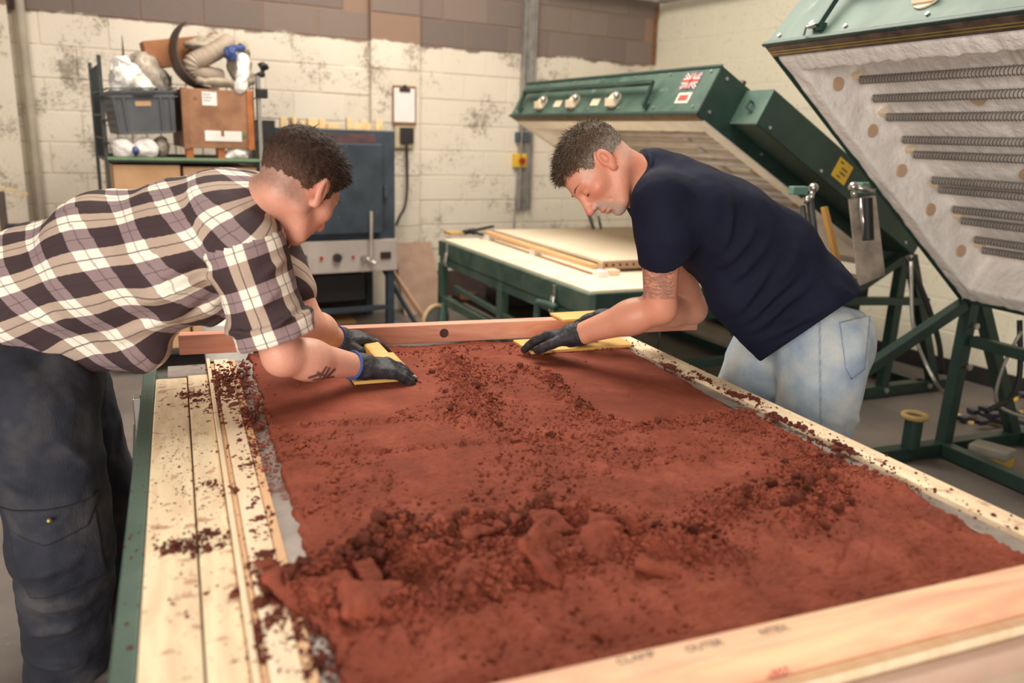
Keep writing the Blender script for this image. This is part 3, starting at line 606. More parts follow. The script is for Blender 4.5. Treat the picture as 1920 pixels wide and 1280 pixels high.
st2 = sticker(fm, HM, .19, .10, .12, .065, M_whitep); MB().beam(fm.p(-.0078, .15, .10), fm.p(-.0078, .23, .10), .035, .001, up=-fm.X).build('red_print', M_redp, st2)
bx = fm.box('switch_trunk', M_dgreen, .22, 1.72, -.22, -.004, .07, .275, HM, bevel=.006); fm.box('trunk_end', M_green, .212, .22, -.22, -.004, .07, .275, bx)
MB().tube([fm.p(.205, -.12, .19), fm.p(.18, -.12, .19), fm.p(.18, -.12, .15), fm.p(.205, -.14, .14)], .007, 6).build('hook', M_dgreen, bx)
for b_, n_, l_ in ((.86, .215, .03), (.90, .19, .05), (.90, .165, .05), (.88, .14, .03)): fm.box('sticker_print', M_dkplastic, b_-l_/2, b_+l_/2, -.2242, -.2232, n_-.004, n_+.004, bx, bevel=0)
ys = fm.box('warning_sticker', M_yel, .83, .95, -.223, -.221, .12, .235, bx, bevel=0)
fm.box('ochre_filler', mat('ochre_wood', srgb(190, 140, 70), srgb(168, 120, 58), scale=5), .0, .0, 0, 0, 0, 0, HM) if 0 else None
for a in (.3, .75, 1.2, 1.6): MB().cyl(fm.p(a, -.22, .10), fm.p(a, -.228, .10), .009, 8).build('bolt', M_bolt, HM)
for a, n in ((.06, .05), (.06, .25), (.5, .05), (.9, .05)): MB().cyl(fm.p(a, -.004, n), fm.p(a, -.012, n), .009, 8).build('bolt', M_bolt, HM)
# cable with grip behind the hood top
q = MB().cyl(fm.p(.25, .12, .29), fm.p(.25, .12, .36), .022, 12, .018); q.build('gland', M_brownm, HM)
# ---------------- stands ----------------
def beams(name, lst, m, parent, w_=.055, h=None):
    for i, (a, b) in enumerate(lst): MB().beam(a, b, w_, h or w_, up=(0, 1, 0) if abs(a[1]-b[1]) < .3 and abs(a[2]-b[2]) > .2 else (0, 0, 1)).build(name, m, parent, bevel=.003)
SR = thing('kiln_stand', 'green steel stand with slanted legs carrying the large right hood', 'stand', (3.8, 2.9, 0))
beams('leg', [((3.76, 3.04, .05), (3.79, 3.04, .84)), ((4.30, 3.04, .05), (3.86, 3.04, .84))], M_dgreen, SR, .062)
beams('diagonal_brace', [((3.74, 3.04, .83), (2.42, 3.04, .155))], M_dgreen, SR, .055); 
beams('side_rail', [((3.80, 3.0, .64), (3.86, .9, .64))], M_dgreen, SR, .055)
beams('base_rail', [((2.35, 3.04, .045), (4.45, 3.04, .045)), ((3.74, 3.0, .045), (3.70, .8, .045)), ((4.35, 3.0, .045), (4.35, .8, .045))], M_dgreen, SR, .07)
beams('leg', [((3.76, .86, .05), (3.79, .86, .84)), ((4.30, .86, .05), (3.86, .86, .84)), ((2.40, 3.04, .05), (2.40, 3.04, .16))], M_dgreen, SR, .062)
MB().cyl((3.80, .80, .85), (3.80, 3.06, .85), .02, 12).build('hinge_bar', M_chrome, SR)
for z in (.72, .50): MB().cyl((3.80, 3.0, z), (3.80, 2.985, z), .017, 8).build('bolt', M_bolt, SR)
SP = MB().cyl((3.50, 3.02, .08), (3.50, 3.02, .245), .045, 20).build('post_stub', M_dgreen, SR, auto=40)
MB().tor((3.50, 3.02, .252), .055, .016, n=28).build('yellow_ring', mat('yellowed_ring', srgb(196, 168, 112), srgb(170, 140, 90), scale=12), SR, smooth=True)
SM = thing('kiln_stand', 'green steel stand with slanted legs under the middle hood, beside the jeans', 'stand', (4.3, 3.95, 0))
beams('leg', [((4.24, 3.95, .05), (4.26, 3.95, .94)), ((4.70, 3.95, .05), (4.32, 3.95, .94)), ((4.10, 6.3, .05), (4.12, 6.3, .94)), ((4.56, 6.3, .05), (4.18, 6.3, .94))], M_dgreen, SM, .062)
beams('diagonal_brace', [((4.22, 3.93, .92), (3.2, 3.93, .35))], M_dgreen, SM, .05)
beams('base_rail', [((2.9, 3.93, .05), (4.80, 3.97, .05)), ((3.9, 3.95, .05), (3.8, 6.3, .05)), ((4.6, 3.95, .05), (4.5, 6.3, .05)), ((2.9, 4.4, .05), (4.6, 4.45, .05))], M_dgreen, SM, .07)
beams('cross_rail', [((3.6, 3.93, .68), (4.5, 3.93, .64))], M_dgreen, SM, .05)
for x in (4.24, 4.62): MB().cyl((x, 3.915, .06), (x, 3.90, .06), .017, 8).build('bolt', M_bolt, SM)
MB().cyl((4.27, 3.9, .95), (4.15, 6.3, .95), .022, 12).build('hinge_bar', M_chrome, SM)
# gas struts and plates at the near end of the middle hood
t_ = thing('lifting_strut', 'black gas struts with chrome ends beside the ochre bar behind the navy shirt', 'strut', PD(1545, 560, 4.1))
D = 4.02
MB().tube([PD(1518, 372, D), PD(1535, 500, D), PD(1553, 640, D)], .018, 10).tube([PD(1505, 385, D), PD(1522, 520, D), PD(1540, 640, D)], .012, 8).build('strut_tube', M_rubber, t_, smooth=True)
MB().ball(PD(1525, 352, D), .024, 8).ball(PD(1513, 374, D), .022, 8).cyl(PD(1525, 352, D), PD(1519, 380, D), .012, 8).build('chrome_end', M_chrome, t_, smooth=True)
MB().beam(PD(1545, 388, D+.1), PD(1572, 500, D+.1), .05, .02).build('ochre_bar', mat('ochre_wood', srgb(196, 146, 72), srgb(172, 122, 58), scale=5), t_, bevel=.002)
MB().box(PD(1497, 357, D-.02), (.09, .04, .04)).build('green_cap', M_grcap, t_, bevel=.004)
t_ = thing('lifting_plate', 'scuffed aluminium plate with chrome strut hanging under the middle hood', 'plate', PD(1635, 520, 4.0))
D = 3.95
pq = MB(); pq.quad(PD(1592, 373, D), PD(1642, 366, D), PD(1660, 515, D), PD(1610, 537, D), .012); pq.build('aluminium_plate', mat('scuffed_aluminium', srgb(190, 176, 160), srgb(120, 110, 104), .45, .4, scale=7), t_)
MB().cyl(PD(1625, 372, D-.06), PD(1628, 450, D-.06), .026, 14).build('strut_body', M_rubber, t_, auto=40); MB().cyl(PD(1614, 372, D-.06), PD(1622, 445, D-.06), .012, 8).ball(PD(1600, 350, D-.05), .024, 8).cyl(PD(1600, 350, D-.05), PD(1640, 358, D-.05), .014, 8).cyl(PD(1600, 352, D-.05), PD(1602, 372, D-.05), .014, 8).build('chrome_strut', M_chrome, t_, smooth=True)
MB().box(PD(1627, 352, D), (.12, .05, .05)).build('green_cap', M_grcap, t_, bevel=.004)
# hoses on the stand
for i, (pts, r, m, lb) in enumerate((
    ([PD(1700, 480, 4.6), PD(1735, 560, 4.65), PD(1760, 640, 4.7), PD(1765, 700, 4.75)], .016, M_rubber, 'thick black hose running down from the middle hood hinge'),
    ([PD(1708, 490, 4.5), PD(1712, 610, 4.5), PD(1735, 680, 4.5), PD(1760, 725, 4.5), onz(1775, 742, .01)], .010, M_galv, 'grey cable curving down beside the black hose'),
    ([PD(1915, 620, 4.2), PD(1880, 690, 4.25), PD(1868, 750, 4.3), PD(1900, 775, 4.3), PD(1960, 790, 4.3)], .009, M_galv, 'pale grey cable arcing to the floor at the right edge'),
    ([PD(1912, 600, 4.3), PD(1912, 700, 4.3), PD(1895, 745, 4.3), PD(1850, 770, 4.25)], .014, M_rubber, 'black cable dropping behind the right stand leg'))):
    tag(MB().tube(spline(pts), r, 8).build('cable', m, smooth=True), lb, 'cable')
# floor clutter right
t_ = thing('foam_block', 'grey and yellow block lying inside the right stand base', 'block', (3.86, 2.86, 0))
MB().box((3.90, 2.86, .075), (.13, .19, .05), np.array(Matrix.Rotation(.35, 3, 'Z'))).build('grey_layer', mat('grey_foam', srgb(160, 154, 142), scale=10), t_, bevel=.006); MB().box((3.90, 2.86, .025), (.128, .188, .05), np.array(Matrix.Rotation(.35, 3, 'Z'))).build('yellow_layer', M_yel, t_, bevel=.004)
tag(MB().beam(onz(1780, 772, .01), onz(1830, 795, .01), .05, .015).build('wood_strip', M_pine), 'pale wood strip on the floor behind the right stand leg', 'strip')
M_nvy = mat('navy_plastic', srgb(44, 46, 66), rough=.4, scale=9)
ORD = ['leftmost', 'second from left', 'third from left', 'fourth from left', 'fifth from left', 'sixth from left', 'rightmost']
for i in range(7):
    p = onz(1828+13*i, 790+R_.uniform(-22, 30), 0); a = R_.uniform(0, 3.1); dv = np.array([math.cos(a), math.sin(a), 0])*.11
    t_ = thing('clamp', 'dark blue clamp on the floor behind the right stand, '+ORD[i]+' of the pile', 'clamp', p, group='clamps piled on the floor')
    z = .02+.012*i
    MB().beam(p-dv+[0, 0, z], p+dv+[0, 0, z+.01], .02, .014).build('bar', M_rubber, t_); MB().box(p+dv*.6+[0, 0, z+.005], (.06, .05, .03)).build('jaw', M_nvy, t_, bevel=.004); MB().cyl(p-dv*.4+[0, 0, z], p-dv*1.3+[0, 0, z], .013, 10).build('grip', M_nvy if i % 3 else M_yel, t_)
# ---------------- middle green table ----------------
MT = thing('kiln_table', 'green steel kiln base with pale firebrick bed in the middle distance', 'table', np.array([2.04, 3.95, 0])+V3*1.0+U3*1.18)
ft = Fr((2.04, 3.95, 0), V3, U3, (0, 0, 1))
M_bed = mat('pale_firebrick', srgb(238, 222, 198), srgb(226, 208, 182), .9, scale=5, bump=.1)
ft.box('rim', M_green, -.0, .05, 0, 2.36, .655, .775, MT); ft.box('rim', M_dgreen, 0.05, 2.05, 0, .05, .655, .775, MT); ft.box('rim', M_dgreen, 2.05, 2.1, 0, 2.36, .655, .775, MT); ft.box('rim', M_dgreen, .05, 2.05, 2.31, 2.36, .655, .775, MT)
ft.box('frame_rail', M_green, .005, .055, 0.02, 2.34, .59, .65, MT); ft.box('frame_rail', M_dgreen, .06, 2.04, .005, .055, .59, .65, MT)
ft.box('bed', M_bed, .03, 2.07, .03, 2.33, .66, .79, MT)
for a in (.03, 2.07):
    for b in (.5, 1.18, 2.33):
        if b == .5: continue
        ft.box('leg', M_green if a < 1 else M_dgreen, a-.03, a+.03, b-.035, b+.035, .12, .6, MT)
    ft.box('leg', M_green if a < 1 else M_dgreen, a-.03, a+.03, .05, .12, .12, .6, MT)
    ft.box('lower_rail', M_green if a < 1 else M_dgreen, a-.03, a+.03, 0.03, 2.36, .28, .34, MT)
for b in (.06, 1.18, 2.33): ft.box('cross_rail', M_dgreen, .06, 2.04, b-.025, b+.025, .28, .33, MT)
MB().beam(ft.p(.03, 2.05, .45), ft.p(.03, .55, .40), .035, .035).build('diagonal_rod', M_green, MT, bevel=.003); MB().beam(ft.p(.3, 1.9, .32), ft.p(1.7, 1.1, .56), .05, .04).build('diagonal_rod', M_green, MT, bevel=.003)
MB().tube(spline([ft.p(-.04, .52, .3), ft.p(-.04, .52, .60), ft.p(-.04, .47, .64), ft.p(-.04, .30, .65)]), .022, 10).build('push_handle', M_green, MT, smooth=True)
for b, z in ((2.13, .73), (.37, .72)):
    lt = MB().box(ft.p(-.012, b, z), (.02, .03, .09)).build('toggle_latch', M_chrome, MT, bevel=.003)
    for k in (-.012, .012): MB().tube([ft.p(-.02, b+k, z-.02), ft.p(-.03, b+k*1.6, z-.09), ft.p(-.02, b+k*1.4, z-.125)], .006, 6).build('latch_wire', M_chrome, lt)
WA = V3*.36-U3*.93; wl = MB().tor(ft.p(-.05, 2.27, .145), .125, .018, ax=WA, n=24).build('wheel_tyre', mat('ochre_tyre', srgb(206, 178, 134), scale=8), MT, smooth=True); MB().cyl(ft.p(-.05, 2.27, .145)-WA*.01, ft.p(-.05, 2.27, .145)+WA*.01, .105, 24).build('wheel_disc', M_galv, wl, auto=40)
MB().beam(ft.p(-.02, 2.25, .13)+WA*.03, ft.p(0, 2.25, .30)+WA*.03, .06, .01, up=WA).build('wheel_fork', M_grcap, MT, bevel=.004)
MB().cyl(ft.p(2.0, 2.22, .075), ft.p(2.03, 2.22, .075), .075, 18).build('wheel_disc', M_galv, MT); MB().cyl(ft.p(2.0, .2, .075), ft.p(2.03, .2, .075), .075, 18).build('wheel_disc', M_galv, MT); MB().cyl(ft.p(.0, .2, .075), ft.p(.03, .2, .075), .075, 18).build('wheel_disc', M_galv, MT)
# board with drilled edge lying on the bed
t_ = thing('drilled_board', 'large pale flat board with drilled brown edge lying on the far green table', 'board', ft.p(1.2, 1.7, .79))
M_drill = mat('brown_edge', srgb(176, 140, 112), scale=8)
ft.box('board', mat('cream_board', srgb(232, 216, 190), srgb(222, 204, 176), .6, scale=2, bump=.01), .42, 1.95, .56, 2.95-.7, .845, .865, t_); ft.box('drilled_edge', M_drill, .42, 1.95, .545, .56, .812, .862, t_); ft.box('drilled_edge', M_drill, .42, 1.95, 2.25, 2.265, .812, .866, t_)
for i in range(30): 
    a = .44+.05*i; MB().cyl(ft.p(a, .5435, .838), ft.p(a, .5455, .838), .009, 8).build('drilled_hole', M_black, t_)
for a, b in ((.47, .62), (1.2, .62), (1.9, .62), (.47, 2.15), (1.9, 2.15), (.47, 1.4)): ft.box('board_foot', M_cer, a-.03, a+.03, b-.03, b+.03, .79, .812, t_) if 0 else ft.box('board_foot', M_cer, a-.03, a+.03, b-.03, b+.03, .79, .845, t_)
tag(MB().beam(ft.p(.37, 2.25, .842), ft.p(.325, .5, .842), .05, .025).build('wood_batten', mat('orange_pine', srgb(232, 190, 140), srgb(216, 168, 116), scale=4, stretch=(9, 1, 9)), bevel=.002), 'long orange-toned batten lying along the drilled board', 'batten')
for i, (a, b) in enumerate(((.36, 1.36), (.33, .43), (.37, 2.2))): tag(ft.box('spacer_block', M_bagw, a-.03, a+.03, b-.04, b+.04, .791, .829, None), ['white spacer block under the middle of the long batten', 'white spacer block under the near end of the long batten', 'white spacer block under the far end of the long batten'][i], 'block')
tag(ft.box('cream_block', M_cer, .40, .47, .43, .50, .791, .825, None), 'small cream block beside the white spacer at the near corner of the drilled board', 'block')
for i, (a, b, c, d, lb) in enumerate(((870, 436, 925, 424, 'dark handled tool lying on the far corner of the green table'), (880, 433, 905, 440, 'grey metal tool beside the dark handled tool on the green table corner'))):
    tag(MB().beam(onz(a, b, .81), onz(c, d, .83), .02, .02).cyl(onz(a, b, .81), onz((a*2+c)/3, (b*2+d)/3, .815), .022, 8).build('hand_tool', M_dkplastic), lb, 'tool')
q = onz(851, 436, .80); tag(MB().box(q, (.12, .2, .02)).build('yellow_pad', mat('ochre_pad', srgb(214, 176, 104), scale=6), bevel=.004), 'yellow-ochre pad at the far left corner of the green table', 'pad')
# things under the middle table
ft.box('undershelf', M_dkband, .1, 1.3, 1.3, 2.3, .331, .345, MT)
tag(ft.box('blue_crate', mat('blue_crate_plastic', srgb(44, 56, 120), scale=5), .35, .95, 1.45, 2.0, 0, .27, None, bevel=.01), 'blue plastic crate on the floor beneath the far green table', 'crate')
tag(ft.box('white_box', M_paper, .7, 1.15, 1.6, 2.0, .346, .50, None, bevel=.004), 'white box on the lower shelf of the far green table', 'box')
tag(ft.box('black_case', M_dkplastic, .30, .62, 1.7, 2.1, .346, .45, None, bevel=.01), 'black case with papers on the lower shelf of the far green table', 'case')
tag(ft.box('paper_bundle', M_paper, .33, .60, 1.7, 2.05, .451, .475, None, bevel=.01), 'loose white paper bundle lying on the black case', 'papers')
q = ft.p(.16, 2.1, .346); tag(MB().cyl(q, q+[0, 0, .05], .07, 18).build('orange_roll', mat('orange_roll', srgb(186, 120, 74), scale=8), bevel=.006), 'orange-brown roll on the lower shelf by the far leg', 'roll')
tag(MB().tube([PD(1100, 388, 5.5), PD(1113, 430, 5.5)], .012, 8).tube([PD(1122, 405, 5.6), PD(1127, 430, 5.6)], .01, 8).build('hose_ends', M_dkplastic, smooth=True), 'two dark rods standing behind the drilled board under the man chin', 'rods')
# small fittings on right wall
p = PD(1583, 333, 6.3)
t_ = thing('wall_valve', 'red valve with fitting on the cream wall above the middle hood', 'valve', p); MB().ball(PD(1607, 326, 6.3), .04, 8).build('red_cap', M_red, t_, smooth=True); MB().cyl(PD(1607, 326, 6.3), PD(1616, 345, 6.3), .02, 8).build('stem', M_brownm, t_)
t_ = thing('wall_hook', 'small blue and white fitting on the cream wall', 'fitting', PD(1475, 205, 6.5)); MB().ball(PD(1476, 208, 6.5), .05, 8, (.6, .6, 1)).build('blue_body', mat('blue_fit', srgb(70, 120, 190), scale=4), t_, smooth=True); MB().ball(PD(1470, 202, 6.5), .035, 8).build('white_body', M_bagw, t_, smooth=True)
# ---------------- casting table ----------------
ZT = .93; KK = (HC-ZT)/.8
CT = thing('casting_table', 'green steel casting table in the foreground holding the red clay bed', 'table', (.8, 1.9, 0))
def xb(px): return float(onz(px, 1280, ZT)[0])
M_gtop = mat('dusty_green_steel', srgb(84, 106, 94), srgb(66, 90, 80), .5, .1, scale=5, bump=.04, spots=(26, .70, srgb(150, 90, 70)))
xo, xi = xb(200), xb(253)
MB().b2((xo, .35*KK, .83), (xi, 3.05*KK, .922)).build('rim', M_gtop, CT, bevel=.003); MB().b2((1.70*KK, .35*KK, .83), (1.76*KK, 3.05*KK, .91)).build('rim', M_gtop, CT, bevel=.003)
MB().b2((xi, 3.0*KK, .81), (1.70*KK, 3.05*KK, .88)).build('rim', M_gtop, CT, bevel=.003); MB().b2((xi, .35*KK, .81), (1.70*KK, .40*KK, .88)).build('rim', M_gtop, CT, bevel=.003)
MB().b2((xi, .40*KK, .79), (1.70*KK, 3.0*KK, .882)).build('bed', M_bed, CT)
for x in (xo+.035, 1.72*KK):
    for y in (.45, 1.45, 2.42): MB().b2((x-.03, y-.03, 0), (x+.03, y+.03, .83)).build('leg', M_dgreen, CT, bevel=.003)
    MB().b2((x-.025, .45, .15), (x+.025, 2.42, .2)).build('lower_rail', M_dgreen, CT, bevel=.003)
lt = MB().box((xo-.012, 2.28, .86), (.02, .03, .09)).build('toggle_latch', M_chrome, CT, bevel=.003); MB().tube([(xo-.02, 2.28, .83), (xo-.03, 2.26, .71), (xo-.02, 2.26, .65)], .006, 6).build('latch_wire', M_chrome, lt)
M_plank = mat('dusty_plank', srgb(250, 230, 194), srgb(228, 200, 166), .75, scale=7, stretch=(4, .8, 1), bump=.16, bscale=24, dist=.5, spots=(22, .60, srgb(198, 158, 132)), detail=8)
M_plankr = mat('pinkish_timber', srgb(246, 208, 168), srgb(230, 172, 142), .65, scale=2.6, stretch=(1, 9, 9), bump=.05, dist=1.2)
M_strip = mat('pale_strip', srgb(248, 226, 196), srgb(240, 212, 176), .6, scale=5, stretch=(9, 1, 1), bump=.03)
M_strip2 = mat('tan_strip', srgb(234, 190, 146), srgb(222, 176, 134), .6, scale=5, stretch=(9, 1, 1), bump=.03)
M_steel = mat('worn_steel', srgb(176, 166, 158), srgb(132, 122, 118), .45, .3, scale=7, bump=.04, spots=(14, .6, srgb(120, 80, 68)))
def board(name, label, cat, m, x0, x1, y0, y1, z0, z1, bev=.003, **k):
    return tag(MB().b2((x0, y0, z0), (x1, y1, z1)).build(name, m, bevel=bev), label, cat, **k)
g1 = xb(386); s1 = xb(479); s2 = xb(511); s3 = xb(578); s4 = xb(600); s5 = xb(660)
board('scaffold_plank', 'wide dusty plank along the green rim, outer one of the pair', 'plank', M_plank, xi+.002, g1-.0015, .42*KK, 2.80*KK, .883, ZT)
board('scaffold_plank', 'wide dusty plank inside the dark groove, next to the tan strip', 'plank', M_plank, g1+.0015, s1-.004, .42*KK, 2.82*KK, .883, ZT)
board('edge_strip', 'thin white-edged strip between the plank and the tan strip', 'strip', M_strip, s1-.003, s1+.006, .42*KK, 2.98*KK, .883, ZT+.010, .001)
board('tan_strip', 'narrow tan timber strip beside the wide planks', 'strip', M_strip2, s1+.007, s2-.004, .42*KK, 2.96*KK, .883, ZT+.006, .002)
board('pale_strip', 'pale timber strip strewn with clay lumps between the tan strips', 'strip', M_strip, s2-.003, s3-.004, .42*KK, 2.96*KK, .883, ZT+.009, .002)
board('tan_strip', 'narrow tan timber strip next to the worn steel edging', 'strip', M_strip2, s3-.003, s4, .42*KK, 2.96*KK, .883, ZT+.006, .002)
board('steel_edging', 'worn grey steel edging strip along the left edge of the clay', 'edging', M_steel, s4+.001, s5+.03, .42*KK, 2.97*KK, .883, ZT-.001, .001)
board('steel_plate', 'small grey steel plate at the far end of the planks', 'plate', M_steel, g1-.05, s1-.006, 2.825*KK, 2.96*KK, .883, ZT-.002, .001)
board('side_board', 'long pale timber board along the right edge of the clay', 'board', M_plank, 1.625*KK, 1.70*KK-.001, .78*KK, 2.965*KK, .883, ZT+.012)
board('side_strip', 'dark speckled steel strip between the clay and the right timber board', 'strip', M_steel, 1.57*KK, 1.624*KK, .78*KK, 2.965*KK, .883, ZT+.000, .001)
FT = thing('timber_rail', 'pinkish timber rail across the far end of the clay, overhanging on the right', 'rail', (1.0, 2.51, .94)); FT.rotation_euler = (0, 0, 0)
MB().b2((-.02, 2.975*KK, .941), (2.05*KK, 3.03*KK, 1.001)).build('beam', mat('rosy_timber', srgb(228, 168, 140), srgb(198, 128, 106), .65, scale=2.6, stretch=(1, 9, 9), bump=.05, dist=1.2), FT, bevel=.003); MB().cyl((.93*KK, 2.974*KK, .972), (.93*KK, 2.977*KK, .972), .015, 14).build('knot', M_brownm, FT)
MB().cyl((1.88*KK, 2.51, .6), (1.88*KK, 2.51, .942), .005, 8).build('hanging_rod', M_wire, FT)
# near rails
yA = onz(1280, 1198, .985)[1]; 
NR = thing('timber_rail', 'pale timber rail with pencil marks across the near end of the clay', 'rail', (1.0, yA, .93))
def ypx(x_px, y_px, z): return float(onz(x_px, y_px, z)[1])
y1 = ypx(1920, 1057, .985); y2 = ypx(1920, 1099, .985)
MB().b2((.1, y2, .932), (2.0, y1, .985)).build('beam', M_plankr, NR, bevel=.003)
zl = float(PD(1920, 1153, 1)[2]*0+(HC+ray(1920, 1153)[2]*(y2/ray(1920, 1153)[1])))
NR2 = thing('lower_timber_rail', 'second pale timber rail just below the near pencil-marked rail', 'rail', (1.0, y2-.02, .83))
MB().b2((.1, y2-.022, .83), (2.0, y2-.001, zl+.002)).build('beam', M_strip, NR2, bevel=.002)
board('end_board', 'greyish pink board closing the near end of the table', 'board', mat('pinkish_board', srgb(206, 178, 160), srgb(190, 160, 146), .6, scale=5), .1, 2.0, y2-.045, y2-.024, .43, zl-.012)
M_ink = mat('marker_ink', srgb(120, 104, 92), scale=9, bump=0); M_inkr = mat('red_marker', srgb(176, 40, 70), scale=9, bump=0)
def text(s, loc, size, M3, m, parent, name='pencil_writing'):
    c = bpy.data.curves.new(name, 'FONT'); c.body = s; c.size = size; c.extrude = .0002; c.materials.append(m); o = bpy.data.objects.new(name, c); link(o)
    dg = bpy.context.evaluated_depsgraph_get(); me = bpy.data.meshes.new_from_object(o.evaluated_get(dg)); me.materials.clear(); me.materials.append(m); bpy.data.objects.remove(o); o = bpy.data.objects.new(name, me); link(o)
    Mx = Matrix(M3).to_4x4(); Mx.translation = Vector(loc)-parent.location; o.parent = parent; o.matrix_local = Mx; return o
ym = (y1+y2)/2-.006
def wr(s, px, py):
    P = onz(px, py, .986); text(s, (P[0], P[1], .9855), .017, [[1, 0, 0], [0, 1, 0], [0, 0, 1]], M_ink, NR)
wr('CLAMP', 1160, 1245); wr('OUTER', 1290, 1222); wr('NTEX', 1430, 1190)
P = ony(1435, 1275, y2); text('-002-', (P[0], y2-.0005, P[2]), .019, [[1, 0, 0], [0, 0, -1], [0, 1, 0]], M_inkr, NR, 'red_number')

FT.rotation_euler = (0, 0, math.radians(-3))
# ---------------- people ----------------
def hairmat(name, dark, light):
    m, t, b = newmat(name); n = t.noise(260, 3); g = t.new('ShaderNodeAttribute', attribute_name='grey').outputs['Fac']
    c = t.mix(t.math('ADD', t.math('MULTIPLY', g, .8), t.math('MULTIPLY', t.math('SUBTRACT', n, .5), 1.2), True), dark, light); t.l.new(c, b.inputs['Base Color']); b.inputs['Roughness'].default_value = .65; b.inputs['Specular IOR Level'].default_value = .2
    bn = t.new('ShaderNodeBump', i_Strength=.5, i_Distance=.003, i_Height=n); t.l.new(bn.outputs[0], b.inputs['Normal']); return m
def nrm(v): v = np.array(v, float); return v/np.linalg.norm(v)
def attr(o, name, vals, domain='POINT', ty='FLOAT'):
    a = o.data.attributes.new(name, ty, domain); a.data.foreach_set('value' if ty == 'FLOAT' else 'vector', np.ascontiguousarray(vals, dtype=np.float32).ravel())
def skinmat(name, base, red, stub, ink):
    m, t, b = newmat(name); A = lambda n: t.new('ShaderNodeAttribute', attribute_name=n).outputs['Fac']
    n1 = t.noise(22, 5); n2 = t.noise(110, 3)
    c = t.mix(t.math('MULTIPLY', n1, .6), base, red); c = t.mix(A('red'), c, red); c = t.mix(t.math('MULTIPLY', A('stub'), t.math('ADD', .45, t.math('MULTIPLY', n2, .7)), True), c, stub)
    wv = t.new('ShaderNodeTexWave', wave_type='RINGS', i_Scale=26.0, i_Distortion=9.0, i_Detail=2.0, i_Detail_Scale=1.6, i_Vector=t.new('ShaderNodeTexCoord').outputs['Object'])
    ln = t.ramp(wv.outputs[1], [(.0, (1, 1, 1)), (.16, (0, 0, 0))]); nz = t.ramp(t.noise(30, 2), [(.42, (0, 0, 0)), (.55, (1, 1, 1))])
    c = t.mix(t.math('MULTIPLY', t.math('MULTIPLY', A('tat'), t.math('MAXIMUM', ln, t.math('MULTIPLY', nz, .55))), .8), c, ink); c = t.mix(A('ink'), c, ink)
    t.l.new(c, b.inputs['Base Color']); b.inputs['Roughness'].default_value = .48; b.inputs['Subsurface Weight'].default_value = .12; b.inputs['Subsurface Radius'].default_value = (.012, .004, .002); b.inputs['Subsurface Scale'].default_value = 1
    bn = t.new('ShaderNodeBump', i_Strength=.22, i_Distance=.004, i_Height=n2); t.l.new(bn.outputs[0], b.inputs['Normal']); return m
def headfn(q, s, man):
    q = q/s; ay = np.abs(q[:, 1]); a = np.stack([q[:, 0], ay, q[:, 2]], 1)
    d = ell(q, (-.018, 0, .032), (.100, .077, .083))
    d = smin(d, ell(q, (.030, 0, -.02), (.062, .060, .075)), .03)
    d = smin(d, rc(a, (-.012, .052, -.052), (.048, .030, -.092), .020, .018), .028)      # jaw line
    d = smin(d, ell(q, (.062, 0, -.096), (.022, .024, .018)), .02)                      # chin
    d = smin(d, ell(q, (.045, 0, -.055), (.043, .042, .04)), .02)
    d = smin(d, rc(a, (.072, .012, .024), (.060, .044, .020), .012, .010), .016)         # brow
    d = smin(d, ell(a, (.050, .046, -.018), (.024, .020, .018)), .02)                    # cheek
    d = smax(d, -ell(a, (.096, .030, .004), (.020, .018, .013)), .012)                   # socket
    d = smin(d, ell(a, (.070, .031, .003), (.0145, .015, .012)), .004)                   # lidded eye
    d = smax(d, -ell(a, (.0865, .031, -.0045), (.004, .013, .0014)), .002)
    d = smin(d, rc(q, (.082, 0, .012), (.108, 0, -.030), .008, .0125), .012)             # nose
    d = smin(d, ell(a, (.096, .013, -.034), (.011, .008, .009)), .006)
    d = smin(d, ell(q, (.083, 0, -.060), (.013, .022, .0075)), .006); d = smin(d, ell(q, (.080, 0, -.072), (.013, .019, .0075)), .006)
    d = smax(d, -ell(q, (.096, 0, -.0662), (.012, .026, .0013)), .003)                   # mouth line
    d = smax(d, -ell(q, (.088, 0, -.0835), (.01, .016, .005)), .008)
    M = np.array(Matrix.Rotation(-.25, 3, 'Y'))@np.array(Matrix.Rotation(-.35, 3, 'Z'))
    e = ell(a, (-.012, .082, -.002), (.0175, .0085, .031), M); e = smin(e, ell(a, (-.004, .077, -.028), (.010, .008, .012)), .006)
    e = smax(e, -ell(a, (-.009, .090, .004), (.0105, .0095, .019), M), .003)
    d = smin(d, e, .006)
    for c0, c1, w_, am in (((.078, .028, -.030), (.062, .040, -.062), .005, .0028), ((.058, .046, .004), (.044, .058, .000), .003, .0014), ((.058, .046, -.004), (.046, .058, -.012), .003, .0014), ((.088, .0, .048), (.078, .035, .046), .003, .0013), ((.084, .0, .060), (.074, .035, .058), .003, .0013), ((.076, .024, -.012), (.062, .040, -.018), .004, .0018)):
        A_ = np.array(c0); B_ = np.array(c1)-A_; t = np.clip((a-A_)@B_/B_.dot(B_), 0, 1); rr_ = np.linalg.norm(a-A_-t[:, None]*B_, axis=1); d = d+am*(1 if man else .35)*np.exp(-(rr_/w_)**2)
    return d*s
def cranium(q, s, off):
    q = q/s; d = ell(q, (-.018, 0, .032), (.100+off, .077+off, .083+off)); d = smin(d, ell(q, (.030, 0, -.02), (.062+off*.3, .060+off, .075)), .03); return d*s
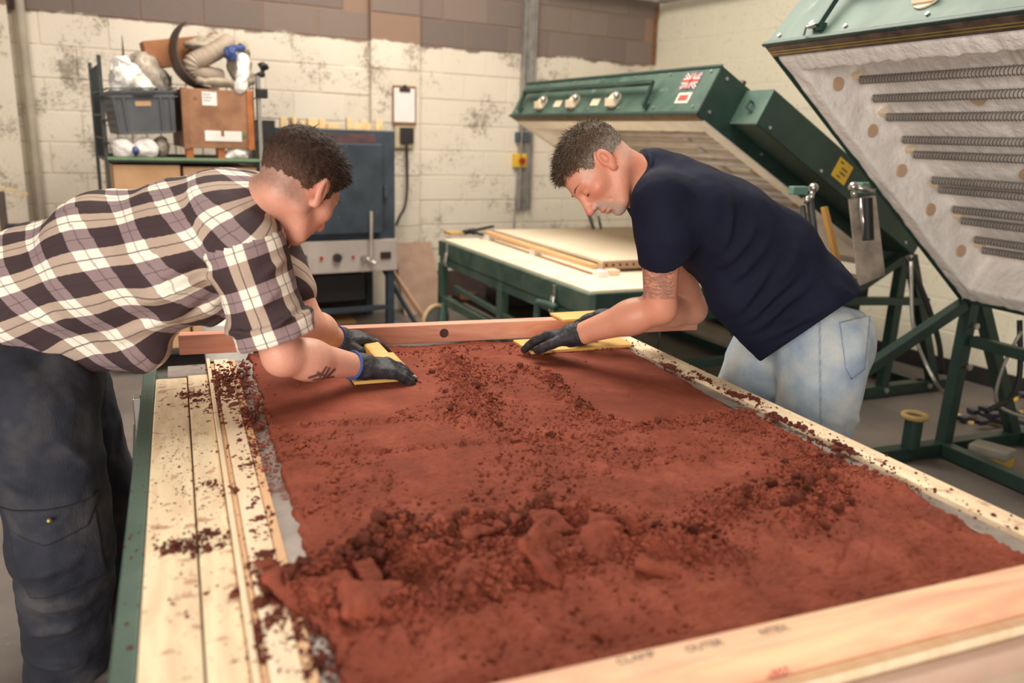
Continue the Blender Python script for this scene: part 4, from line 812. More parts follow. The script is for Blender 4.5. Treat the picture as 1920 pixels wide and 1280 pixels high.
def hand(q, th, curl, spread=1.0, sc=1.0):
    # wrist at origin, fingers +x, back of hand +z, thumb side +y (th=+1) ; th flips
    q = q*np.array([1, th, 1])/sc
    d = sbox(q, (.050, .0, -.002), (.046, .040, .014), None, .013); d = smin(d, ell(q, (.03, .028, -.012), (.034, .018, .016)), .012); d = smin(d, rc(q, (-.03, 0, 0), (.02, 0, 0), .027, .026), .02)
    for i, (y, l, ang) in enumerate(((.030, .043, .09), (.010, .048, .02), (-.011, .044, -.06), (-.030, .034, -.16))):
        p = np.array([.088, y, -.001]); a = .15; r = .0105
        for j, f in enumerate((1.0, .65, .5)):
            a += curl*(1, 1.15, .8)[j]; u = np.array([math.cos(a)*math.cos(ang*spread), math.cos(a)*math.sin(ang*spread), -math.sin(a)]); e = p+u*l*f
            d = smin(d, rc(q, p, e, r, r-.001), .005); p = e; r -= .001
    p = np.array([.018, .034, -.010])
    for l, v, r in ((.042, (.72, .62, -.30), .0135), (.030, (.88, .30, -.36), .0115), (.024, (.93, .05, -.36), .0105)):
        e = p+nrm(v)*l; d = smin(d, rc(q, p, e, r, r-.0015), .006); p = e
    return d*sc
class Frame:
    def __init__(s, o, x, z): s.o = np.array(o, float); s.x = nrm(x); z = np.array(z, float); z = z-s.x*z.dot(s.x); s.z = nrm(z); s.y = np.cross(s.z, s.x); s.M = np.stack([s.x, s.y, s.z], 1)
    def loc(s, P): return (P-s.o)@s.M
    def w(s, v): return s.o+s.M@np.array(v, float)
def camdir(x, y, z): return RC@np.array([x, y, z], float)     # x right, y up, z toward viewer at the photo's station
def person(name, label, cfg):
    base = cfg['base']; T = thing('person', label, 'person', base)
    H = cfg['head']; hs = cfg['hs']; hn, hf = cfg['hand_near'], cfg['hand_far']
    sn, en, wn = cfg['arm_near']; sf, ef, wf = cfg['arm_far']; nb = cfg['neck']; ch = cfg['chest']
    def arm(P, s, e, w, k=1.0):
        s, e, w = map(np.array, (s, e, w)); u = w-e
        d = rc(P, s, e, .060*k, .046*k); d = smin(d, rc(P, e, e+u*.35, .045*k, .050*k), .02); d = smin(d, rc(P, e+u*.3, w, .050*k, .030*k), .02); return d
    def body(P):
        d = headfn(H.loc(P), hs, cfg['stub'] > 0)
        d = smin(d, rc(P, H.w((-.035*hs, 0, -.040*hs)), nb, cfg['nr'][0], cfg['nr'][1]), .03)
        d = smin(d, rc(P, nb, ch, .07, .10), .03)
        d = smin(d, rc(P, ch, sn, .07, .05), .03); d = smin(d, rc(P, ch, sf, .07, .05), .03)
        d = smin(d, rc(P, ch, cfg['pelvis'], .10, .10), .06)
        d = smin(d, arm(P, sn, en, wn, cfg['k']), .03); d = smin(d, arm(P, sf, ef, wf, cfg['k']), .03)
        d = smin(d, hand(hn.loc(P), cfg['thn'], cfg['curl'], sc=.96), .01); d = smin(d, hand(hf.loc(P), cfg['thf'], cfg['curl'], sc=.96), .01)
        return d
    pts = np.array([H.o, sn, en, wn, sf, ef, wf, hn.w((.17, 0, 0)), hf.w((.17, 0, 0)), cfg['pelvis']]); lo = pts.min(0)-.16; hi = pts.max(0)+.16
    o, V, F = sdfobj('body', body, lo, hi, .0034, cfg['skin'], T, cf=5)
    q = H.loc(V)/hs; near = np.linalg.norm(q, axis=1) < .2; ay = np.abs(q[:, 1])
    g = lambda c, r: np.exp(-((q[:, 0]-c[0])**2+(ay-c[1])**2+(q[:, 2]-c[2])**2)/r**2)*near
    red = .6*g((.06, .045, -.02), .03)+.7*g((.115, 0, -.03), .02)+.55*g((-.01, .085, 0), .03)+.5*g((-.04, .05, -.07), .05); 
    el = np.array(en); red = red+.45*np.exp(-np.sum((V-el)**2, 1)/.05**2)+cfg['redn']
    attr(o, 'red', np.clip(red, 0, 1))
    stb = cfg['stub']*np.clip((g((.075, .0, -.092), .034)+g((.085, .012, -.052), .018))*2.2, 0, 1)*(1-np.clip(g((.088, 0, -.066), .016)*2, 0, 1))
    fade = np.clip((.055-np.abs(q[:, 2]+.028+cfg['fz']))/.03, 0, 1)*(q[:, 0] < .005)*(ay < .09)*near*(q[:, 0] < (.02-.0))*(np.abs(np.linalg.norm(q-np.array([-.012, 0, 0]), axis=1)-.09) < .05)
    ear = np.clip(g((-.01, .088, -.002), .035)*3, 0, 1); tmp = np.clip(1-np.abs(q[:, 2]-.022)/.03, 0, 1)*(q[:, 0] > -.01)*(q[:, 0] < .062)*(ay > .035)*near; fade = np.maximum(fade, tmp*.8)
    attr(o, 'stub', np.clip(stb+cfg['fade']*fade*(1-ear), 0, 1))
    tat = np.zeros(len(V)); ink = np.zeros(len(V)); qc = (V-OC)@RC; px = 960+FPX*qc[:, 0]/-qc[:, 2]; py = 640-FPX*qc[:, 1]/-qc[:, 2]
    cfg['marks'](V, px, py, tat, ink); attr(o, 'tat', tat); attr(o, 'ink', ink)
    # hair cap + strands
    def hairm(P):
        q = H.loc(P)/hs; off = cfg['hoff'](q); d = cranium(q, 1, .0)-off; ay = np.abs(q[:, 1])
        front = q[:, 0]-(.074-.35*np.clip(.085-q[:, 2], 0, 1)-ay*.35)            # hairline at the forehead
        low = cfg['hlow'](q, ay)
        m = np.maximum(front, low); d = smax(d, m, .006)
        earcut = .026-np.linalg.norm((np.stack([q[:, 0]+.008, np.zeros(len(q)), q[:, 2]+.002], 1))*np.array([1.15, 1, .72]), axis=1); d = np.where(ay > .06, np.maximum(d, earcut), d)
        n = fbm(q*np.array([1, 2.5, 1]), 60, 2, 3)
        return (d+n*.0022)*hs
    c = H.w((-.02, 0, .03)); 
    oh, Vh, Fh = sdfobj('hair', hairm, c-.16*hs, c+.16*hs, .0035, cfg['hairmat'], T)
    gq = H.loc(Vh)/hs; attr(oh, 'grey', np.clip(cfg['gry'](gq), 0, 1))
    rs = np.random.RandomState(5); fi = rs.choice(len(Fh), cfg['nst']); W = rs.dirichlet((1, 1, 1, 1), len(fi)); p = np.einsum('ij,ijk->ik', W, Vh[Fh[fi]])
    e1 = Vh[Fh[fi, 1]]-Vh[Fh[fi, 0]]; e2 = Vh[Fh[fi, 3]]-Vh[Fh[fi, 0]]; n = np.cross(e1, e2); n /= np.linalg.norm(n, axis=1)[:, None]+1e-9
    out = p-H.w((-.02, 0, .02)); n *= np.sign(np.sum(n*out, 1))[:, None]
    ql = H.loc(p)/hs; cb = np.stack([cfg['comb'](ql)[i] for i in range(3)], 1)@H.M.T
    ln = cfg['hlen'](ql)*(0.7+.6*rs.rand(len(p))); dr = n*.55+cb+.35*rs.randn(len(p), 3); dr -= np.minimum(np.sum(dr*n, 1), .0)[:, None]*n; dr /= np.linalg.norm(dr, axis=1)[:, None]
    side = np.cross(dr, n+.01); side /= np.linalg.norm(side, axis=1)[:, None]+1e-9; wd_ = .00085
    mid = p+dr*ln[:, None]*.55+n*.0008; tip = p+dr*ln[:, None]-n*ln[:, None]*.12
    SV = np.stack([p-side*wd_-n*.001, p+side*wd_-n*.001, mid+side*wd_*.8, mid-side*wd_*.8, tip], 1).reshape(-1, 3); k = np.arange(len(p))[:, None]*5
    SF = [tuple(r) for r in (k+np.array([0, 1, 2, 3])).tolist()]+[tuple(r) for r in (k+np.array([3, 2, 4])).tolist()]
    so = newmesh('hair_strands', SV-np.array(base), SF, cfg['hairmat'], oh); so['kind'] = 'stuff'; attr(so, 'grey', np.repeat(np.clip(cfg['gry'](ql)+.25*rs.randn(len(p)), 0, 1), 5))
    # brows, lashes
    q_ = MB()
    for sy in (-1, 1):
        for i in range(26):
            t = i/25; a = np.array([.088-.022*t*t, sy*(.012+.036*t), .026+.005*math.sin(t*3)]); q_.tube([H.w(a*hs), H.w((a+np.array([.002, sy*.006, .003*(1-t)+.001*rs.randn()]))*hs)], [.0013, .0005], 3)
    q_.build('eyebrow', cfg['hairmat'], T)
    q_ = MB()
    for sy in (-1, 1):
        q_.tube([H.w(np.array([.0845-.3*abs(t)**2*.01, sy*(.031+.011*t), -.0045-.0012*(1-t*t)])*hs) for t in np.linspace(-1, 1, 9)], .0015*hs, 4)
    q_.build('eyelashes', M_dkplastic, T)
    # gloves
    for nm, fr_, t_s, w_, e_ in (('glove', hn, cfg['thn'], wn, en), ('glove', hf, cfg['thf'], wf, ef)):
        u = nrm(np.array(w_)-np.array(e_))
        def gl(P):
            d = hand(fr_.loc(P), t_s, cfg['curl'], sc=1.0)-.0035; d = smin(d, rc(P, np.array(w_)-u*.035, fr_.w((.01, 0, 0)), .036, .034), .012)
            d = smax(d, half(P, np.array(w_)-u*.022, -u), .003); return d+fbm(P, 60, 2, 7)*.0016
        c = fr_.w((.06, 0, -.01)); og, _, _ = sdfobj('glove', gl, c-.16, c+.16, .0034, M_glove, T)
        if cfg['cuffblue'] is not None:
            cc = np.array(w_)-u*.022; MB().tor(cc, .036, .004, ax=u, n=28).build('glove_cuff', cfg['cuffblue'], og, smooth=True)
    return T, H
M_glove = mat('black_glove', srgb(44, 42, 48), srgb(32, 31, 36), .6, scale=40, bump=.3, bscale=160, spots=(30, .72, srgb(84, 78, 80)))
M_bluecuff = mat('blue_cuff', srgb(58, 84, 150), rough=.7, scale=20)
def fold(P, a, b, w_, amp, ax=(0, 1, 0)):
    a = np.array(a, float); b = np.array(b, float); A = np.array([1, 0, 1.]) ; Q = P*A; a = a*A; b = b*A; ab = b-a; t = np.clip((Q-a)@ab/ab.dot(ab), 0, 1); r = np.linalg.norm(Q-a-t[:, None]*ab, axis=1)
    return amp*np.exp(-(r/w_)**2)*np.sin(np.pi*np.clip(t*.9+.05, 0, 1))
# ======== right man: navy tee ========
D = 2.33; hc = PD(1122, 321, D); HRm = Frame(hc, camdir(-.46, -.88, .10), camdir(-.89, .46, .0))
sn = PD(1240, 370, 2.26); en = PD(1238, 577, 2.38); wn = onz(1080, 628, 1.02); sf = np.array(sn)+[.16, .31, -.03]; ef = PD(1298, 580, 2.70); wf = onz(1172, 590, 1.06)
hn = Frame(wn, onz(972, 626, .988)-wn, (0.1, 0, 1)); hf = Frame(wf, onz(1075, 588, 1.045)-wf, (0.1, 0, 1))
def marksR(V, px, py, tat, ink):
    m = (px > 1196) & (px < 1285) & (py > 470) & (py < 562) & (np.linalg.norm(V-np.array(en), axis=1) < .26) & (V[:, 2] > en[2])
    tat[m] = np.clip(np.minimum(1-np.abs(py[m]-515)/52, 1-np.abs(px[m]-1228)/40)*4, 0, 1)
pelR = np.array([1.80, 1.98, 1.03])
M_hairR = hairmat('grey_brown_hair', srgb(82, 64, 50), srgb(168, 156, 144))
skR = skinmat('ruddy_skin', srgb(214, 160, 132), srgb(204, 122, 100), srgb(176, 166, 156), srgb(70, 72, 74))
cfgR = dict(base=(1.85, 2.0, 0), head=HRm, hs=1.04, neck=PD(1212, 348, 2.37), chest=PD(1290, 385, 2.42), pelvis=pelR, arm_near=(sn, en, wn), arm_far=(sf, ef, wf), hand_near=hn, hand_far=hf, thn=1, thf=-1, curl=.20, k=1.0, nr=(.062, .070),
            skin=skR, redn=.16, stub=1.0, fz=-.01, fade=.55, marks=marksR, hairmat=M_hairR, nst=9000, cuffblue=None,
            hoff=lambda q: .004+.005*np.clip((q[:, 2]-.02)/.07, 0, 1)+.003*np.clip((q[:, 0]-.03)/.05, 0, 1),
            hlow=lambda q, ay: -(q[:, 2]-(.014-.066*np.clip((-q[:, 0]-.0)/.1, 0, 1)-.035*((q[:, 0] < .012) & (q[:, 0] > -.004) & (ay > .05)))),
            gry=lambda q: .95-(q[:, 2]-.0)/.065-.3*np.clip(-q[:, 0]/.1, 0, 1),
            comb=lambda q: (np.full(len(q), .9), np.zeros(len(q)), np.full(len(q), -.05)), hlen=lambda q: .006+.016*np.clip((q[:, 2]-.03)/.07, 0, 1)+.010*np.clip((q[:, 0]-.03)/.05, 0, 1))
PR, _ = person('person', 'grey-haired man in a navy T-shirt and pale jeans leaning over from the right', cfgR)
M_navy = mat('navy_jersey', srgb(24, 28, 48), srgb(19, 22, 40), .85, spec=.2, scale=6, bump=.12, bscale=180)
hr = PD(1617, 548, 2.66); hfp = PD(1440, 668, 2.42); hemn = nrm(np.cross(hr-hfp, ray(1530, 605))); hemn = -hemn if hemn[2] > 0 else hemn
axR = nrm(np.array([1.80, 1.99, 1.06])-np.array([1.22, 2.03, 1.44])); dorR = nrm(np.array([0, 0, 1.])-axR*axR[2]); latR = np.cross(dorR, axR); MR = np.stack([axR, latR, dorR], 1)
cR = [PD(1280, 385, 2.40), PD(1350, 425, 2.44), PD(1425, 480, 2.48), PD(1500, 560, 2.52), PD(1548, 600, 2.58)]
rR = [(.13, .205, .125), (.17, .205, .155), (.17, .195, .165), (.17, .185, .155), (.15, .18, .135)]
def teefn(P):
    d = None
    for c, r in zip(cR, rR):
        e = ell(P, c, r, MR); d = e if d is None else smin(d, e, .06)
    d = smin(d, rc(P, PD(1370, 560, 2.42), PD(1440, 650, 2.46), .07, .055), .09)                 # sagging front
    d = smin(d, rc(P, PD(1222, 335, 2.37), cR[0], .085, .11), .05)                               # collar root
    d = smin(d, smax(rc(P, PD(1188, 340, 2.36), PD(1250, 365, 2.38), .086, .112), half(P, PD(1200, 340, 2.36), PD(1180, 335, 2.35)-PD(1240, 347, 2.37)), .004), .02)
    arm = rc(P, np.array(sn)+[.0, .0, -.01], PD(1248, 440, 2.27), .090, .080); arm = smin(arm, rc(P, PD(1248, 440, 2.27), PD(1243, 570, 2.38), .081, .078), .01)
    arm = smax(arm, half(P, PD(1247, 483, 2.30), PD(1270, 520, 2.36)-PD(1250, 450, 2.27)), .004)
    arm2 = rc(P, sf, np.array(ef)*.45+np.array(sf)*.55, .085, .075)
    d = smin(d, arm, .045); d = smin(d, arm2, .03)
    fo = 0
    for a, b, w_, am in (((1395, 625), (1480, 520), .016, .011), ((1375, 610), (1450, 500), .014, .010), ((1420, 640), (1530, 560), .016, .010), ((1440, 650), (1560, 590), .014, .008), ((1360, 590), (1400, 480), .014, .008), ((1310, 500), (1345, 400), .012, .007), ((1330, 540), (1380, 430), .014, .006), ((1480, 480), (1545, 560), .02, .006), ((1298, 470), (1290, 330), .012, .006), ((1450, 440), (1400, 560), .015, .005), ((1530, 520), (1590, 560), .014, .006)):
        fo = fo+fold(P, PD(*a, 2.4), PD(*b, 2.4), w_, am*1.5)
    n = fbm(((P-cR[2])@MR)*np.array([.6, 1, 1.4]), 9, 2, 4)*.006+fbm(P, 26, 2, 8)*.0015
    d = d-fo+.003+n
    d = smax(d, half(P, hr, hemn), .004)
    return d
def hollow(fn, t, cuts):
    def g(P):
        d = fn(P); return smax(d, -(d+t), .001) if False else d
    return g
lo = np.min(np.array(cR), 0)-[.28, .3, .38]; hi = np.max(np.array(cR), 0)+[.28, .33, .3]
otee, Vt, Ft = sdfobj('t_shirt', teefn, lo, hi, .006, M_navy, PR)
hq = MB()
# collar ring
MB().tor(PD(1200, 342, 2.36), .083, .008, ax=PD(1180, 335, 2.35)-PD(1240, 347, 2.37), n=36).build('collar', M_navy, otee, smooth=True)
# jeans
def denim(name, c1, c2, c3, sc_=5):
    m, t, b = newmat(name); n = t.noise(sc_, 4); n2 = t.noise(230, 2, stretch=(1, 1, .3)); c = t.ramp(n, [(.35, c1), (.5, c2), (.66, c3)]); c = t.mix(t.math('MULTIPLY', n2, .3), c, c1)
    A = t.new('ShaderNodeAttribute', attribute_name='seam').outputs['Fac']; c = t.mix(A, c, tuple(v*.55 for v in c1[:3])+(1,))
    t.l.new(c, b.inputs['Base Color']); b.inputs['Roughness'].default_value = .85; bn = t.new('ShaderNodeBump', i_Strength=.3, i_Distance=.004, i_Height=n2); t.l.new(bn.outputs[0], b.inputs['Normal']); return m
M_jean = denim('pale_denim', srgb(138, 156, 178), srgb(176, 188, 198), srgb(208, 208, 202), 7)
def legs(P, pc, lat, hips, knees, ankles, radii, k=.04):
    d = ell(P, pc, (radii[0]*1.02, .185, .13), np.stack([nrm(np.cross(lat, (0, 0, 1))), lat, (0, 0, 1)], 1))
    for h_, kn, an in zip(hips, knees, ankles):
        d = smin(d, rc(P, h_, kn, radii[1], radii[2]), k); d = smin(d, rc(P, kn, an, radii[2], radii[3]), .03)
    return d
pcR = np.array([1.80, 1.97, 1.03]); 
hipsR = [(1.78, 1.88, .97), (1.76, 2.10, .95)]; kneR = [(1.70, 1.84, .52), (1.65, 2.22, .52)]; ankR = [(1.74, 1.86, .10), (1.70, 2.26, .10)]
def jeanfn(P):
    d = legs(P, pcR, np.array([0, 1., 0]), hipsR, kneR, ankR, (.155, .128, .098, .085))
    d = smin(d, ell(P, (1.86, 1.99, 1.00), (.12, .17, .13)), .05)
    fo = fold(P, (1.86, 0, .80), (1.74, 0, .86), .014, .009)+fold(P, (1.66, 0, .93), (1.72, 0, .87), .014, .008)+fold(P, (1.68, 0, .84), (1.76, 0, .82), .012, .006)
    d = d-fo+fbm(P*np.array([1, 1, .6]), 14, 2, 6)*.005; return d
M_shoe = mat('dark_boot_leather', srgb(50, 42, 40), srgb(70, 60, 54), .55, scale=20, bump=.1)
ojean, Vj, Fj = sdfobj('jeans', lambda P: smax(jeanfn(P), half(P, (1.8, 2, 1.145), np.array([.25, 0, 1.])), .004), (1.50, 1.66, .05), (2.06, 2.42, 1.24), .0065, M_jean, PR)
qc = (Vj-OC)@RC; jx = 960+FPX*qc[:, 0]/-qc[:, 2]; jy = 640-FPX*qc[:, 1]/-qc[:, 2]
sx = 1537+(jy-640)*.01; attr(ojean, 'seam', np.clip(1-np.abs(jx-sx)/3.0, 0, 1)*(Vj[:, 1] < 1.98)*.8)
def pocket(parent, fn, region, name, m, h, off, lo, hi):
    o, V, F = sdfobj(name, lambda P: np.maximum(fn(P)-off, region(P)), lo, hi, h, m, parent); attr(o, 'seam', np.clip(1+region(V)/.006, 0, 1)*(region(V) < .01)*.6); return o
pk = [PD(*c, 2.5)*np.array([1, 0, 1]) for c in ((1575, 602), (1624, 588), (1616, 690), (1592, 712), (1583, 690))]
def polyreg(pts):
    pts = [np.array(p) for p in pts]; cx = sum(pts)/len(pts)
    def g(P):
        Q = P*np.array([1, 0, 1]); r = None
        for i in range(len(pts)):
            a, b = pts[i], pts[(i+1) % len(pts)]; n = np.array([(b-a)[2], 0, -(b-a)[0]]); n = nrm(n); n = -n if (cx-a)@n > 0 else n; e = (Q-a)@n; r = e if r is None else np.maximum(r, e)
        return r
    return g
def pxreg(poly, D):
    c = np.array(poly, float).mean(0)
    def g(P):
        q = (P-OC)@RC; X_ = np.stack([960+FPX*q[:, 0]/-q[:, 2], 640-FPX*q[:, 1]/-q[:, 2]], 1); r = None
        for i in range(len(poly)):
            a, b = np.array(poly[i], float), np.array(poly[(i+1) % len(poly)], float); n = nrm([(b-a)[1], -(b-a)[0]]); n = -n if (c-a)@n > 0 else n; e = (X_-a)@n*D/FPX; r = e if r is None else np.maximum(r, e)
        return r
    return g
rg = pxreg([(1574, 604), (1632, 590), (1622, 692), (1597, 712), (1585, 690)], 2.45)
pocket(ojean, jeanfn, lambda P: np.maximum(rg(P), P[:, 1]-2.0), 'back_pocket', M_jean, .0045, .006, (1.6, 1.62, .8), (2.12, 2.04, 1.16))
for i, a in enumerate(ankR):
    a = np.array(a); bq = lambda P: smax(smin(rc(P, a+[0, 0, .02], a+[.0, 0, -.03], .062, .055), rc(P, a+[.03, 0, -.055], a+[-.13, 0, -.06], .045, .042), .04), -(P[:, 2]-.004), .003)
    sdfobj('boot', bq, a+[-.26, -.12, -.12], a+[.16, .12, .14], .008, M_shoe, PR)
# ======== left man: plaid shirt ========
hc = PD(563, 352, 2.0); HLm = Frame(hc, camdir(.36, -.48, -.80), camdir(.48, .84, -.29))
sn = np.array(PD(458, 470, 1.93)); en = np.array(PD(530, 668, 2.0)); wn = onz(672, 686, .992); sf = np.array(PD(498, 445, 2.22)); wf = onz(630, 634, 1.0)
ef = np.array([.31, 2.22, 1.08])
hn = Frame(wn, onz(768, 690, .972)-wn, (.1, -.25, 1)); hf = Frame(wf, onz(728, 630, .982)-wf, (.1, -.1, 1))
def marksL(V, px, py, tat, ink):
    el = np.linalg.norm(V-wn, axis=1) < .22
    for a, b, w_ in (((580, 708), (604, 700), 2.4), ((600, 706), (612, 688), 2.2), ((608, 706), (618, 690), 2.0), ((614, 706), (628, 692), 2.0), ((588, 712), (626, 706), 1.8), ((596, 698), (608, 704), 2.2)):
        a = np.array(a); b = np.array(b); ab = b-a; t = np.clip(((px-a[0])*ab[0]+(py-a[1])*ab[1])/ab.dot(ab), 0, 1); r = np.hypot(px-a[0]-t*ab[0], py-a[1]-t*ab[1]); ink[:] = np.maximum(ink, np.clip((w_+.8-r)/1.5, 0, 1)*el*.85)
M_hairL = hairmat('dark_brown_hair', srgb(52, 36, 29), srgb(104, 76, 62))
skL = skinmat('fair_skin', srgb(222, 170, 146), srgb(212, 142, 124), srgb(110, 88, 78), srgb(50, 50, 60))
cfgL = dict(base=(-.36, 2.4, 0), head=HLm, hs=1.06, neck=PD(492, 385, 2.03), chest=PD(430, 430, 2.08), pelvis=np.array([-.36, 2.38, 1.0]), arm_near=(sn, en, wn), arm_far=(sf, ef, wf), hand_near=hn, hand_far=hf, thn=1, thf=-1, curl=.18, k=1.0, nr=(.058, .064),
            skin=skL, redn=.05, stub=.0, fz=-.005, fade=.75, marks=marksL, hairmat=M_hairL, nst=9000, cuffblue=M_bluecuff,
            hoff=lambda q: .0038+.008*np.clip((q[:, 2]-.03)/.06, 0, 1)+.005*np.clip((q[:, 0]-.02)/.05, 0, 1),
            hlow=lambda q, ay: -(q[:, 2]-(.004-.066*np.clip((-q[:, 0]-.0)/.1, 0, 1)-.02*((q[:, 0] < .014) & (q[:, 0] > -.002) & (ay > .05)))),
            gry=lambda q: .55-(q[:, 2]-.0)/.06,
            comb=lambda q: (np.full(len(q), 1.1), np.zeros(len(q)), np.full(len(q), -.25)), hlen=lambda q: .005+.018*np.clip((q[:, 2]-.03)/.06, 0, 1))
PL, _ = person('person', 'young man with cropped dark hair, plaid shirt and worn navy work trousers at the left', cfgL)
def plaidmat(name):
    m, t, b = newmat(name); v = t.new('ShaderNodeAttribute', attribute_name='plaid').outputs['Vector']; sp = t.new('ShaderNodeSeparateXYZ', i_0=v)
    def band(x, per, lo, hi):
        f = t.math('FRACT', t.math('DIVIDE', x, per)); return t.math('MULTIPLY', t.math('GREATER_THAN', f, lo), t.math('LESS_THAN', f, hi)), f
    bs, fs = band(sp.outputs[0], .107, .0, .44); bt, ft_ = band(sp.outputs[1], .094, .0, .46)
    dark = srgb(62, 45, 48); mauve = srgb(148, 126, 128); tan = srgb(186, 164, 148); cream = srgb(250, 240, 224)
    c = t.mix(bt, t.mix(bs, dark, mauve), t.mix(bs, tan, cream))
    def line(f, p, w_): return t.math('LESS_THAN', t.math('ABSOLUTE', t.math('SUBTRACT', f, p)), w_)
    c = t.mix(t.math('MULTIPLY', line(ft_, .23, .016), .75), c, dark); c = t.mix(t.math('MULTIPLY', line(fs, .22, .016), .45), c, dark)
    c = t.mix(t.math('MULTIPLY', line(ft_, .73, .012), .5), c, srgb(40, 30, 38))
    wv = t.noise(420, 2); c = t.mix(t.math('MULTIPLY', wv, .18), c, dark)
    t.l.new(c, b.inputs['Base Color']); b.inputs['Roughness'].default_value = .85
    bn = t.new('ShaderNodeBump', i_Strength=.15, i_Distance=.003, i_Height=wv); t.l.new(bn.outputs[0], b.inputs['Normal']); return m
M_plaid = plaidmat('plaid_cotton')
spx = [(-30, 575, 2.22), (90, 530, 2.14), (220, 480, 2.08), (340, 455, 2.06), (430, 425, 2.06), (492, 385, 2.04)]
SP_ = [PD(*c) for c in spx]
rL = [(.24, .20, .165), (.22, .20, .185), (.17, .205, .195), (.15, .21, .180), (.13, .21, .14)]
axL = nrm(SP_[4]-SP_[0]); dorL = nrm(np.array([0, 0, 1.])-axL*axL[2]); latL = np.cross(dorL, axL)
def shirtbody(P):
    d = None
    for i in range(5):
        a = nrm(SP_[min(i+1, 5)]-SP_[max(i-1, 0)]); dd = nrm(np.array([0, 0, 1.])-a*a[2]); M = np.stack([a, np.cross(dd, a), dd], 1); e = ell(P, SP_[i]-(dd*.03 if i < 4 else 0), rL[i], M); d = e if d is None else smin(d, e, .06)
    d = smin(d, rc(P, PD(120, 640, 2.12), PD(270, 660, 2.08), .07, .055), .10)         # loose hanging front
    d = smin(d, rc(P, PD(490, 395, 2.04), SP_[4], .088, .12), .05)
    d = smin(d, smax(rc(P, PD(515, 385, 2.04), PD(470, 410, 2.05), .080, .10), half(P, PD(508, 390, 2.04), PD(560, 350, 2.0)-PD(470, 410, 2.05)), .004), .03)
    d = smin(d, rc(P, SP_[4], sf, .12, .08), .04)
    d = smin(d, rc(P, SP_[4], sn+np.array([0, .03, .0]), .12, .085), .04)
    return d
def sleeveN(P):
    d = rc(P, sn, sn*.35+en*.65, .092, .086); d = smin(d, rc(P, sn*.35+en*.65, PD(513, 618, 1.97), .086, .078), .02); return d
cq = PD(513, 612, 1.965); cdir = nrm(en-sn)
def shirtfn(P):
    d = shirtbody(P)
    s1 = smax(sleeveN(P), half(P, PD(512, 612, 1.97), cdir), .004); cuff = smax(rc(P, PD(505, 590, 1.965), PD(520, 640, 1.985), .097, .094)+.004*fbm(P, 34, 2, 3), np.abs(half(P, PD(513, 616, 1.97), cdir))-.026, .006)
    s2 = rc(P, sf, sf*.4+ef*.6, .075, .065); s1 = np.minimum(s1, cuff)
    d = smin(d, s1, .014); d = smin(d, s2, .03)
    fo = 0
    for a, b, w_, am in (((395, 480), (300, 520), .012, -.010), ((400, 500), (250, 560), .014, .009), ((370, 575), (200, 640), .016, .007), ((445, 590), (380, 640), .012, .008), ((410, 540), (330, 600), .013, -.007), ((150, 620), (20, 560), .016, .006), ((320, 440), (220, 470), .015, .005), ((470, 560), (520, 520), .010, .007), ((480, 500), (530, 470), .010, .007), ((500, 590), (550, 560), .009, .007)):
        fo = fo+fold(P, PD(*a, 2.0), PD(*b, 2.0), w_, am*1.6)
    d = d-fo+fbm(P, 8, 2, 4)*.006+fbm(P, 24, 2, 8)*.002
    return smax(d, half(P, PD(110, 690, 2.15), hemL), .004)
ha = PD(-10, 640, 2.2); hb = PD(262, 722, 2.05); hemL = np.array([(hb-ha)[2], 0, -(hb-ha)[0]]); hemL = nrm(hemL); hemL = hemL if hemL[2] < 0 else -hemL
lo = np.array([-.62, 1.70, .86]); hi = np.array([.46, 2.62, 1.72])
osh, Vs, Fs = sdfobj('shirt', shirtfn, lo, hi, .006, M_plaid, PL)
# cloth coordinates of the woven pattern, per face corner
def spinecoord(V):
    S = np.array([SP_[0]+(SP_[0]-SP_[1])*1.5]+spline(SP_, 10)); best = np.full(len(V), 1e9); s = np.zeros(len(V)); t = np.zeros(len(V)); L = 0
    for i in range(len(S)-1):
        a, b = S[i], S[i+1]; ab = b-a; l = np.linalg.norm(ab); u = np.clip((V-a)@ab/l**2, 0 if i else -9, 1 if i < len(S)-2 else 9); r = V-a-u[:, None]*ab; dd = np.linalg.norm(r, axis=1); ax = ab/l
        up = nrm(np.array([0, 0, 1.])-ax*ax[2]); lt = np.cross(up, ax); th_ = np.arctan2(-(r@lt)*-1, r@up); m = dd < best-1e-6; best[m] = dd[m]; s[m] = (L+u*l)[m]; t[m] = (np.arctan2(r@lt, r@up)*.185)[m]; L += l
    return s, t
# smooth side coordinates: along the back curve and down from it
S0 = np.array(SP_)
s_, t_c = spinecoord(Vs)
al = nrm(en-sn); pu = nrm(np.cross(al, (0, 1, 0))); pv = np.cross(al, pu); rr = Vs-sn; sl_s = rr@al; sl_t = np.arctan2(rr@pv, rr@pu)*.088
isl = (sleeveN(Vs) < shirtbody(Vs)) & (sl_s > -.02); fsl = isl[Fs].sum(1) >= 2
cor = np.where(np.repeat(fsl, 4)[:, None], np.stack([sl_s[Fs.ravel()]+.03, sl_t[Fs.ravel()]+.05, 0*sl_s[Fs.ravel()]], 1), np.stack([(s_+.38*t_c)[Fs.ravel()]+.01, t_c[Fs.ravel()]+.02, 0*s_[Fs.ravel()]], 1))
w_pts = Vs[Fs.ravel()]; cor[:, 0] += fbm(w_pts, 5, 1, 3)*.008; cor[:, 1] += fbm(w_pts, 5, 1, 9)*.008
attr(osh, 'plaid', cor, 'CORNER', 'FLOAT_VECTOR')
